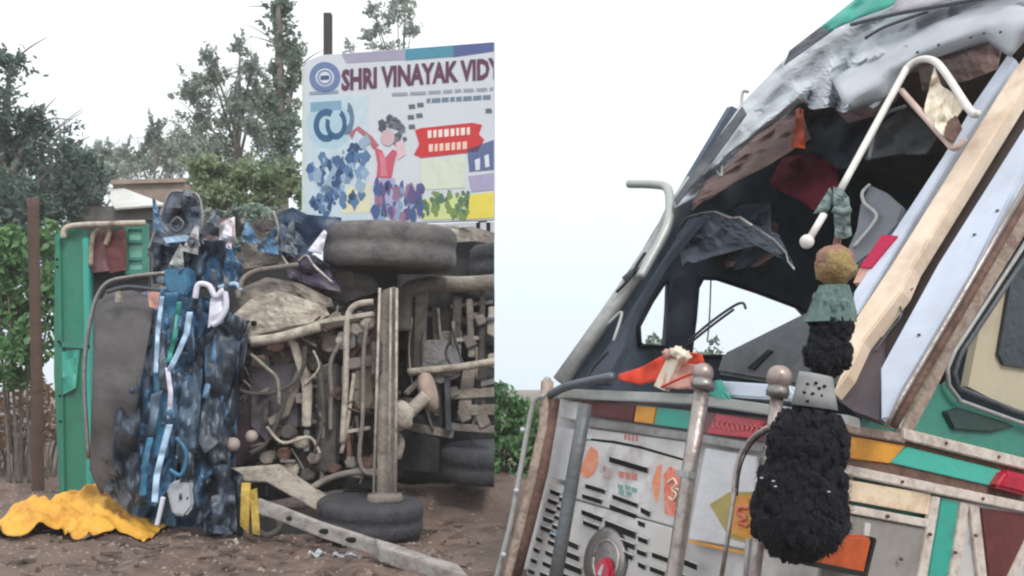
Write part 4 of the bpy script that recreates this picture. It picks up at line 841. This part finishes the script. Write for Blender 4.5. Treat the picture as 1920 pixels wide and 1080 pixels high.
sheet('brown_seatback', WP, [(1340, 430), (1420, 400), (1460, 420)], [(1360, 500), (1420, 500), (1450, 480)], liningb, tk, off=-.6, amp=.08, nx=14, ny=10, seed=78)
for k in range(9):
    x, y = random.uniform(1330, 1480), random.uniform(270, 470); y = max(y, 640 - (x - 1100) * 1.0 - 40); w_ = random.uniform(60, 110); h_ = random.uniform(40, 80)
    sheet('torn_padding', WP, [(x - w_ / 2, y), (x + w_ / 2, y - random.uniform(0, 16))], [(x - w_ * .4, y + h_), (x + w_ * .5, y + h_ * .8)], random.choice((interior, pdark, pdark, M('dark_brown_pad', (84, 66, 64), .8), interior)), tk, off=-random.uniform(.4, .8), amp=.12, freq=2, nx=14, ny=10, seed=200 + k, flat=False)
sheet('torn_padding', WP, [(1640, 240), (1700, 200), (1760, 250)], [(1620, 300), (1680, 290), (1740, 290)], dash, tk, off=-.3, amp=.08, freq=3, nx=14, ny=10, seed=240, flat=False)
DP = Plane(T(0, .35, 0), -e2)
ax_box('dashboard', .05, CABW - .05, .12, .5, -.35, -.03, dash, tk, .02)
slab('dash_hood', DP, [(1340, 700), (1352, 662), (1500, 588), (1570, 560), (1600, 600), (1585, 730), (1480, 724)], .25, dash, tk, off=0, bevel=.02)
slab('dash_groove', DP, [(1400, 690), (1440, 655), (1448, 658), (1412, 694)], .02, hole, tk, off=.01)
slab('white_ledge', FP, [(1330, 712), (1480, 722), (1500, 752), (1340, 742)], .2, paleb, tk, off=.03, bevel=.01)
sheet('teal_ribbon', FP, [(1340, 715), (1352, 712)], [(1330, 740), (1372, 752)], teal, tk, off=.06, amp=.02, nx=6, ny=6, seed=79)
# wipers, wire bundle
for k, pts in enumerate(([(1288, 642), (1330, 606), (1372, 576), (1392, 568), (1398, 578)], [(1286, 650), (1330, 614), (1376, 580)])): tube('wiper', WP, pts, 5, black, tk, off=.06)
tube('wiper', WP, [(1156, 548), (1180, 522), (1196, 494), (1210, 474)], 6, black, tk, off=.12)
tube('bent_bracket', WP, [(1170, 524), (1186, 510), (1196, 505)], 12, darkm, tk, off=.1)
tube('grab_pipe', WP, [(1140, 608), (1166, 586), (1150, 640)], 6, galv, tk, off=.08)
tube('side_cable', WP, [(1100, 712), (1112, 690), (1140, 660)], 6, black, tk, off=.08)
# far mirror arm
tube('mirror_arm', WP, [(1180, 345), (1225, 346), (1250, 352), (1256, 380), (1252, 420), (1228, 470), (1200, 520)], 17, M('pale_grey_arm', (176, 180, 178), .45, .3, dirt=(140, 140, 138), amt=.4), tk, off=.16)

# near mirror arm (white tube), bracket, mirror housing
ma = tube('near_mirror_arm', WP, [(1576, 356), (1687, 152), (1702, 126), (1726, 112), (1750, 114), (1772, 136), (1818, 206), (1834, 214)], 14, M('white_tube', (230, 228, 224), .4, dirt=(190, 182, 174), amt=.4), tk, off=.26)
tube('near_mirror_arm', WP, [(1545, 402), (1519, 446)], 14, MC['white_tube'], tk, off=.26)
ball('arm_knob', WP(1513, 453, .26), .034, MC['white_tube'], tk)
tube('arm_bracket', WP, [(1690, 170), (1730, 215), (1772, 262), (1790, 278), (1812, 262)], 12, M('pinkish_tube', (206, 182, 172), .5, dirt=(150, 118, 108), amt=.5), tk, off=.22)
tube('arm_bracket', WP, [(1698, 200), (1660, 215), (1640, 250), (1630, 300)], 8, darkm, tk, off=.05)
sheet('wrinkled_plate', WP, [(1752, 126), (1764, 160), (1784, 172), (1806, 202)], [(1744, 160), (1732, 206), (1752, 238), (1768, 256)], creamc, tk, off=.24, amp=.03, freq=6, nx=16, ny=10, seed=81)
slab('bracket_hole', WP, [(1776, 228), (1792, 216), (1800, 236), (1784, 264), (1770, 256)], .02, rustd, tk, off=.26)
mh = slab('mirror_housing', WP, [(1631, 346), (1662, 360), (1694, 388), (1684, 420), (1640, 470), (1600, 500), (1586, 470), (1604, 430), (1612, 380)], .06, M('mirror_grey', (104, 110, 118), .6, dirt=(80, 84, 92), amt=.4), tk, off=.02, bevel=.01)
tube('mirror_piping', WP, [(1632, 346), (1617, 362), (1622, 382), (1643, 402), (1634, 424), (1600, 464)], 7, galv, tk, off=.04)
slab('crimson_flap', WP, [(1654, 440), (1682, 442), (1632, 502), (1612, 500)], .03, crimson, tk, off=.04)
slab('pink_flap', WP, [(1612, 502), (1632, 502), (1612, 530), (1600, 530)], .03, pinkcloth, tk, off=.03)

# front band
def fb(name, poly, mat, off, th=.02, bevel=.003): return slab(name, FP, poly, th, mat, tk, off=off, bevel=bevel)
fb('top_rail', [(1042, 728), (1300, 738), (1590, 778), (1590, 800), (1300, 757), (1042, 746)], MC['pale_grey_arm'], .06, .08, .006)
fb('band_backing', [(1092, 748), (1588, 800), (1580, 850), (1088, 778)], maroong, .005, .03)
fb('maroon_patch', [(1112, 752), (1192, 760), (1186, 790), (1110, 778)], maroon, .02)
fb('amber_patch', [(1193, 760), (1230, 764), (1224, 795), (1188, 790)], amber, .02)
fb('teal_patch', [(1232, 764), (1304, 772), (1298, 806), (1226, 796)], teal, .022)
rr = fb('red_reflector', [(1342, 776), (1438, 790), (1412, 822), (1324, 812)], red, .03)
for k in range(10):
    x = 1340 + k * 9.5; y = 794 + k * 1.4; h_ = 7
    V = [FP(x + (h_ * math.cos(a)) * .55, y + h_ * math.sin(a), .034) for a in np.linspace(.4 * k, .4 * k + 4.6, 9)]
    tube3('reflector_scroll', V, .003, M('reflector_gold', (226, 150, 140), .4), rr, 5, False)
fb('grey_rail', [(1090, 784), (1300, 812), (1578, 858), (1576, 872), (1300, 828), (1090, 798)], steel, .03, .03, .005)
fb('pale_panel', [(1076, 800), (1300, 830), (1290, 870), (1230, 856), (1120, 826), (1076, 820)], white, .012)
fb('bonnet_seam', [(1108, 822), (1150, 826), (1200, 836), (1282, 860), (1281, 864), (1200, 841), (1150, 831), (1108, 826)], hole, .016, .004, 0)
fb('bonnet', [(1080, 828), (1110, 826), (1150, 832), (1200, 842), (1288, 866), (1270, 990), (1060, 930)], white, .02, .03, .006)
fb('right_panel', [(1322, 840), (1420, 856), (1400, 1030), (1290, 1010)], M('pale_panel_grey', (214, 216, 222), .5, dirt=(180, 178, 178), amt=.35), .018, .02, .004)
fb('panel_line', [(1292, 1012), (1400, 1034), (1399, 1040), (1290, 1018)], amber, .022, .01, 0)
fb('left_panel', [(1044, 800), (1078, 806), (1062, 902), (1030, 896)], MC['pale_panel_grey'], .03, .03, .006)
fb('left_cap', [(1052, 750), (1084, 754), (1080, 788), (1048, 784)], MC['pale_panel_grey'], .04, .03, .006)
fb('left_grille', [(1028, 904), (1062, 912), (1020, 1110), (980, 1100)], white, .03, .03, .004)
def slot(a, b, w, off=.03):
    A, B = Vector(a), Vector(b); q = Vector((0, w / 2))
    slab('vent_slot', FP, [A - q, B - q, B + q, A + q], .004, hole, tk, off=off)  # solid black plate, painted shade instead of an opening
    slab('vent_lip', FP, [A - q - Vector((0, 2.2)), B - q - Vector((0, 2.2)), B - q, A - q], .012, white, tk, off=off + .012)
for a, b, w in (((1142, 861), (1213, 882), 10), ((1097, 911), (1133, 922), 8), ((1091, 930), (1127, 941), 8), ((1148, 931), (1194, 948), 8), ((1143, 950), (1190, 968), 9), ((1201, 956), (1217, 964), 10), ((1196, 980), (1208, 985), 9), ((1090, 960), (1128, 974), 9), ((1093, 979), (1121, 990), 9)): slot(a, b, w)
fb('grille', [(1056, 932), (1268, 992), (1250, 1130), (1010, 1110)], white, .026, .03, .005)
for a, b, w in (((1090, 960), (1126, 974), 9), ((1094, 980), (1120, 990), 8), ((1134, 982), (1190, 1004), 13), ((1128, 1002), (1188, 1026), 10), ((1196, 1010), (1212, 1016), 9), ((1194, 1034), (1210, 1040), 9), ((1164, 1036), (1184, 1046), 9), ((1064, 1018), (1082, 1026), 10), ((1060, 1038), (1084, 1048), 10), ((1054, 1058), (1088, 1072), 11), ((1046, 1076), (1080, 1090), 10), ((1196, 1058), (1208, 1064), 9), ((1272, 1050), (1306, 1064), 11), ((1264, 1076), (1300, 1090), 9), ((1222, 1040), (1250, 1050), 9), ((1218, 1066), (1244, 1076), 9)): slot(a, b, w, .038)
for k in range(5):
    x, y = 1031 - k * 4.4, 921 + k * 17; slot((x, y), (x + 18, y + 7), 8, .04); slot((x + 17, y + 14), (x + 26, y + 18), 7, .04)
for k in range(4):
    x, y = 1027 - k * 5, 1016 + k * 20; slot((x, y), (x + 16, y + 7), 8, .04); slot((x - 22, y - 6), (x - 12, y - 2), 7, .04)
fb('blue_streak', [(1014, 980), (1046, 1000), (1044, 1010), (1012, 990)], M('streak_blue', (120, 160, 186), .5), .034, .005, 0)
# round emblem plate with red lamp
lathe('round_plate', FP(1136, 1052, .03), -e2, [(.02, .035), (.10, .035), (.17, .025), (.19, 0)], steel, tk, 30)
tube3('plate_ring', [FP(1136, 1052, .06) + (e1 * math.cos(a) + e3 * math.sin(a)) * .11 for a in np.linspace(0, 6.283, 25)], .012, chrome, tk, 6, False)
slab('red_lamp', FP, [(1114, 1090), (1114, 1062), (1124, 1044), (1136, 1044), (1144, 1066), (1142, 1090)], .04, red, tk, off=.10, bevel=.012)
fb('painted_shine', [(1120, 1076), (1128, 1058), (1131, 1060), (1126, 1080)], lensg, .104, .004, 0)  # highlight on the red lens, painted as a pale sliver
# painted decals
def dec(name, poly, mat, off=.0235): return slab(name, FP, poly, .003, mat, tk, off=off)
dec('leaf_decal', [(1092, 894), (1088, 880), (1100, 850), (1108, 836), (1120, 846), (1122, 866), (1114, 886), (1102, 896)], orange)
for k in range(4): slab('faded_stroke', FP, [(1170 + k * 7, 813 + k), (1174 + k * 7, 814 + k), (1174 + k * 7, 825 + k), (1170 + k * 7, 824 + k)], .003, M('faded_red', (206, 130, 122), .6), tk, off=.015)
for i, (x, y, w, h_) in enumerate(((1134, 884, 8, 18), (1144, 886, 6, 14), (1160, 888, 9, 12), (1172, 890, 9, 12), (1184, 892, 10, 12), (1131, 878, 5, 10))):
    dec('lettering', [(x, y - h_ / 2), (x + w, y - h_ / 2 + 3), (x + w - 1, y + h_ / 2 + 3), (x, y + h_ / 2)], M('faded_red', (206, 130, 122), .6) if i > 1 else M('faded_mauve', (196, 180, 184), .6))
for i, (x, y) in enumerate(((1158, 912), (1172, 914), (1184, 918), (1160, 922), (1174, 925))):
    dec('teal_lettering', [(x, y - 5), (x + 10, y - 2), (x + 9, y + 6), (x, y + 3)], M('faded_teal', (130, 168, 164), .6))
dec('orange_emblem', [(1232, 874), (1240, 870), (1238, 900), (1232, 944), (1226, 930), (1222, 905)], orange)
dec('orange_emblem', [(1244, 890), (1256, 874), (1274, 884), (1276, 930), (1262, 968), (1246, 962)], orred)
tube3('emblem_mark', [FP(x, y, .03) for x, y in ((1252, 905), (1262, 898), (1268, 908), (1260, 918), (1268, 926), (1262, 938), (1254, 932))], .006, creamc, tk, 6)
tube3('emblem_mark', [FP(x, y, .03) for x, y in ((1266, 916), (1273, 920), (1272, 934))], .005, creamc, tk, 6)

# bumper guard of tubes in front of the grille
gd = thing('tube_guard', T(CABW / 2, -.25, -DROP), 'dull steel tube guard with ball topped posts before the grille', 'guard')
def post(pts, w, mat, off, name='post'): return tube(name, FP, pts, w, mat, gd, off=off, sides=14, curve=False)
post([(1318, 722), (1290, 900), (1262, 1090), (1250, 1180)], 30, chrome, .25)
ball('ball_top', FP(1318, 700, .25), .05, M('ball_grey', (176, 160, 156), .35, .4, dirt=(130, 112, 106), amt=.4), gd)
lathe('ball_collar', FP(1318, 722, .25), e3, [(.052, -.02), (.058, 0), (.05, .03)], steel, gd)
post([(1458, 738), (1440, 880), (1412, 1090), (1400, 1180)], 25, chrome, .22)
ball('ball_top', FP(1461, 708, .22), .055, MC['ball_grey'], gd)
lathe('ball_collar', FP(1458, 736, .22), e3, [(.045, -.02), (.05, 0), (.042, .03)], steel, gd)
post([(1098, 758), (1080, 860), (1056, 1000), (1034, 1130)], 26, darkm, .2)
post([(1026, 716), (1022, 800), (985, 960), (952, 1090), (930, 1180)], 24, rust, .16)
post([(1042, 748), (1020, 880), (990, 1000), (966, 1090)], 18, rustd, .14)
tube('curved_tube', FP, [(1020, 742), (1004, 752), (992, 790), (976, 880), (955, 990), (926, 1100)], 10, galv, gd, off=.22)
tube('curved_tube', FP, [(1032, 740), (1060, 726), (1100, 716), (1150, 706)], 17, M('blue_grey_tube', (104, 110, 122), .4, .4), gd, off=.16)
tube('curved_tube', FP, [(1441, 800), (1412, 820), (1390, 850), (1380, 885), (1376, 920)], 10, chrome, gd, off=.26)
tube('curved_tube', FP, [(1442, 806), (1416, 826), (1396, 856), (1386, 890), (1382, 930)], 4, black, gd, off=.25)
post([(1378, 916), (1366, 1000), (1350, 1100)], 9, chrome, .26, 'thin_bar')
post([(1404, 1010), (1398, 1100)], 12, galv, .22, 'thin_bar')
ball('post_cap', FP(1026, 714, .16), .026, galv, gd)
for x, y in ((980, 806), (968, 920), (944, 1040)): ball('clamp_bolt', FP(x, y, .24), .018, lensg, gd, seg=10)
slab('clamp', FP, [(1268, 880), (1292, 884), (1290, 896), (1266, 892)], .04, galv, gd, off=.29)
sg = slab('number_plate', FP, [(1330, 946), (1368, 922), (1412, 922), (1410, 1022), (1368, 1010)], .015, M('olive_plate', (176, 160, 92), .5, dirt=(140, 130, 100), amt=.6), gd, off=.19)
slab('plate_field', FP, [(1372, 930), (1412, 928), (1410, 1014), (1370, 1000)], .004, amber, sg, off=.196)
tube3('plate_mark', [FP(x, y, .2) for x, y in ((1404, 952), (1388, 952), (1384, 962), (1398, 970), (1386, 980), (1402, 986))], .010, orred, sg, 6)

# red bundle of cloth on the cowl
cb = thing('cloth_bundle', T(CABW * .72, .1, .0), 'red and pink cloth bundle lying on the cowl behind the guard', 'cloth')
sheet('red_cloth', FP, [(1160, 702), (1200, 690), (1240, 668), (1290, 660), (1316, 664)], [(1160, 712), (1200, 722), (1240, 712), (1290, 690), (1320, 680)], redcloth, cb, off=.05, amp=.05, nx=22, ny=8, seed=91, flat=False)
sheet('pink_cloth', FP, [(1250, 690), (1290, 682), (1330, 686)], [(1240, 728), (1290, 730), (1330, 726)], pinkcloth, cb, off=.09, amp=.05, nx=16, ny=8, seed=92, flat=False)
strip('white_strap', FP, (1236, 728), (1262, 672), 22, .03, creamc, cb, .12)
tube('red_cord', FP, [(1240, 726), (1270, 712), (1300, 700), (1330, 690)], 5, redcloth, cb, off=.15)
for k, (x, y) in enumerate(((1270, 660), (1256, 664), (1282, 668))): ball('cloth_knot', FP(x, y, .12), .035, (creamc, pinkcloth, creamc)[k], cb, (1, 1, .8), k, .5)

# black hanging charm
Q = plane_y(3.62)
tl = thing('hanging_charm', P(1500, 1050, 3.62), 'black woollen tassel charm with a mask face hanging from the mirror arm', 'charm')
def fluff(name, cpx, rx, ry, n, L, mat, seed, Y=3.62):
    rng = np.random.default_rng(seed); c = P(cpx[0], cpx[1], Y); a, h_ = rx / F * Y, ry / F * Y; V, Fc = [], []
    core = ball(name, c, 1, mat, tl, (a * .82, a * .78, h_ * .88), seed, .2, 28)
    for k in range(n // 5):                        # bunched curls of wool
        d = rng.normal(size=3); d /= np.linalg.norm(d); r_ = L * rng.uniform(.35, .75); p = Vector((c.x + d[0] * a * .8, c.y + d[1] * a * .76, c.z + d[2] * h_ * .86)); b = len(V)
        for ii in range(1, 5):
            for jj in range(8):
                u_, v_ = math.pi * ii / 5, 2 * math.pi * jj / 8; f_ = r_ * rng.uniform(.75, 1.2); V.append(p + Vector((math.sin(u_) * math.cos(v_), math.sin(u_) * math.sin(v_), math.cos(u_) * 1.35)) * f_)
        Fc += [[b + ii * 8 + jj, b + ii * 8 + (jj + 1) % 8, b + ii * 8 + 8 + (jj + 1) % 8, b + ii * 8 + 8 + jj] for ii in range(3) for jj in range(8)] + [[b + q for q in range(8)], [b + 24 + q for q in range(8)]]
    for k in range(n):
        d = rng.normal(size=3); d /= np.linalg.norm(d); p = Vector((c.x + d[0] * a * .92, c.y + d[1] * a * .9, c.z + d[2] * h_ * .95))
        o = Vector((d[0] + rng.normal() * .5, d[1], d[2] * .4 - .5 + rng.normal() * .5)).normalized(); s = Vector((-o.y, o.x, .2)).normalized() * L * .05; l = L * rng.uniform(.2, .7); b = len(V)
        V += [p - s, p + s, p + o * l]; Fc.append([b, b + 1, b + 2])
    mk('wool_strands', V, Fc, mat, core); return core
fluff('wool_pompom', (1514, 838), 84, 84, 1300, .034, tblack, 1); fluff('wool_pompom', (1504, 908), 94, 76, 1400, .034, tblack, 5); fluff('wool_pompom', (1498, 966), 104, 90, 1700, .036, tblack, 2)
fluff('wool_pompom', (1560, 612), 44, 34, 400, .026, tblack, 3); fluff('wool_pompom', (1552, 662), 48, 46, 600, .028, tblack, 4)
V, Fc = [], []; k_ = 20
for i, (hpx, wpx, cx) in enumerate(((702, 30, 1530), (712, 32, 1529), (740, 37, 1528), (764, 42, 1527))):
    c = P(cx, hpx, 3.6); r = wpx / F * 3.6
    V += [c + Vector((math.cos(2 * math.pi * j / k_) * r, math.sin(2 * math.pi * j / k_) * r * .8, -.012 * math.cos(2 * math.pi * j / k_))) for j in range(k_)]
for i in range(3): Fc += [[i * k_ + j, i * k_ + (j + 1) % k_, (i + 1) * k_ + (j + 1) % k_, (i + 1) * k_ + j] for j in range(k_)]
cl_ = mk('collar', V, Fc, dots, tl, smooth=True, solid=.004)
for (x, y) in ((1514, 720), (1530, 718), (1546, 724), (1508, 736), (1524, 738), (1540, 742), (1514, 752), (1548, 756), (1530, 756), (1536, 728)): ball('collar_dot', P(x, y, 3.6 - .8 * .072), .0075, hole, cl_, (1, .8, 1), seg=8)
V, Fc = [], []
for i, (hpx, wpx, cx) in enumerate(((535, 24, 1564), (560, 33, 1562), (585, 40, 1560), (604, 44, 1556))):
    c = P(cx, hpx, 3.62); r = wpx / F * 3.6
    V += [c + Vector((math.cos(2 * math.pi * j / 28) * r * (1 + .1 * (j % 2)), math.sin(2 * math.pi * j / 28) * r * .8 * (1 + .1 * (j % 2)), 0)) for j in range(28)]
for i in range(3): Fc += [[i * 28 + j, i * 28 + (j + 1) % 28, (i + 1) * 28 + (j + 1) % 28, (i + 1) * 28 + j] for j in range(28)]
mk('skirt', V, Fc, tdark, tl, solid=.004)
fluff('skirt_fringe', (1560, 572), 38, 34, 420, .03, tdark, 9)
hc = P(1566, 500, 3.62)
hd = ball('mask_head', hc, .076, masky, tl, (.98, .9, 1.0), 2, .22, 24)
ball('mask_cap', hc + Vector((0, .004, .020)), .072, maskp, hd, (1, .92, .86), 5, .12, 24)
for dx in (-.012, 0, .014): tube3('cord', [hc + Vector((dx, -.01, .07)), P(1572 + dx * 300, 440, 3.64)], .004, maskp, tl, 6, False)
sheet('tied_cloth', Q, [(1562, 350), (1580, 356), (1592, 372)], [(1566, 446), (1584, 448), (1596, 442)], greyc, tl, off=.02, amp=.03, freq=9, nx=12, ny=16, seed=95)
sheet('tied_cloth', Q, [(1556, 352), (1566, 372)], [(1526, 400), (1550, 398)], greyc, tl, off=.0, amp=.03, freq=9, nx=10, ny=10, seed=96)
tube('cloth_knot', Q, [(1562, 392), (1578, 398), (1594, 392)], 14, greyc, tl, off=.05)
for x, y in ((1450, 902), (1454, 912), (1554, 922), (1428, 896)): ball('highlight_speck', P(x, y, 3.45), .005, lensg, tl, (1.3, 1, .7), seg=8)  # small highlights on the wool, added as pale specks

# lower cab, below the picture: bumper and front wheels standing in the ditch
ax_box('bumper', -.05, CABW + .05, -.16, .02, -1.55, -1.25, steel, tk, .03)
for a in (.2, CABW - .2): wheel(T(a, .95, -DROP + .48), e1, .48, .28, tk, mudd)
ax_box('chassis', .7, CABW - .7, .1, DB + .3, -1.45, -1.2, rustd, tk, .02)

# ------------------------------------------------------------------ thin humid air
E = 250; hv = [(x, y, z) for z in (-3.2, 13.5) for x, y in ((-E, -E), (E, -E), (E, E), (-E, E))]
hz = mk('haze', hv, [[0, 1, 2, 3], [4, 5, 6, 7], [0, 1, 5, 4], [1, 2, 6, 5], [2, 3, 7, 6], [3, 0, 4, 7]], M('haze_air', (255, 255, 255)))
ht = MC['haze_air'].node_tree; ht.nodes.clear(); ho = ht.nodes.new('ShaderNodeOutputMaterial'); hp_ = ht.nodes.new('ShaderNodeVolumePrincipled')
hp_.inputs['Color'].default_value = (1, 1, 1, 1); hp_.inputs['Density'].default_value = .0025; hp_.inputs['Anisotropy'].default_value = .2
ht.links.new(hp_.outputs[0], ho.inputs['Volume']); tag(hz, 'thin pale humid air over the whole place', 'haze', kind='stuff')
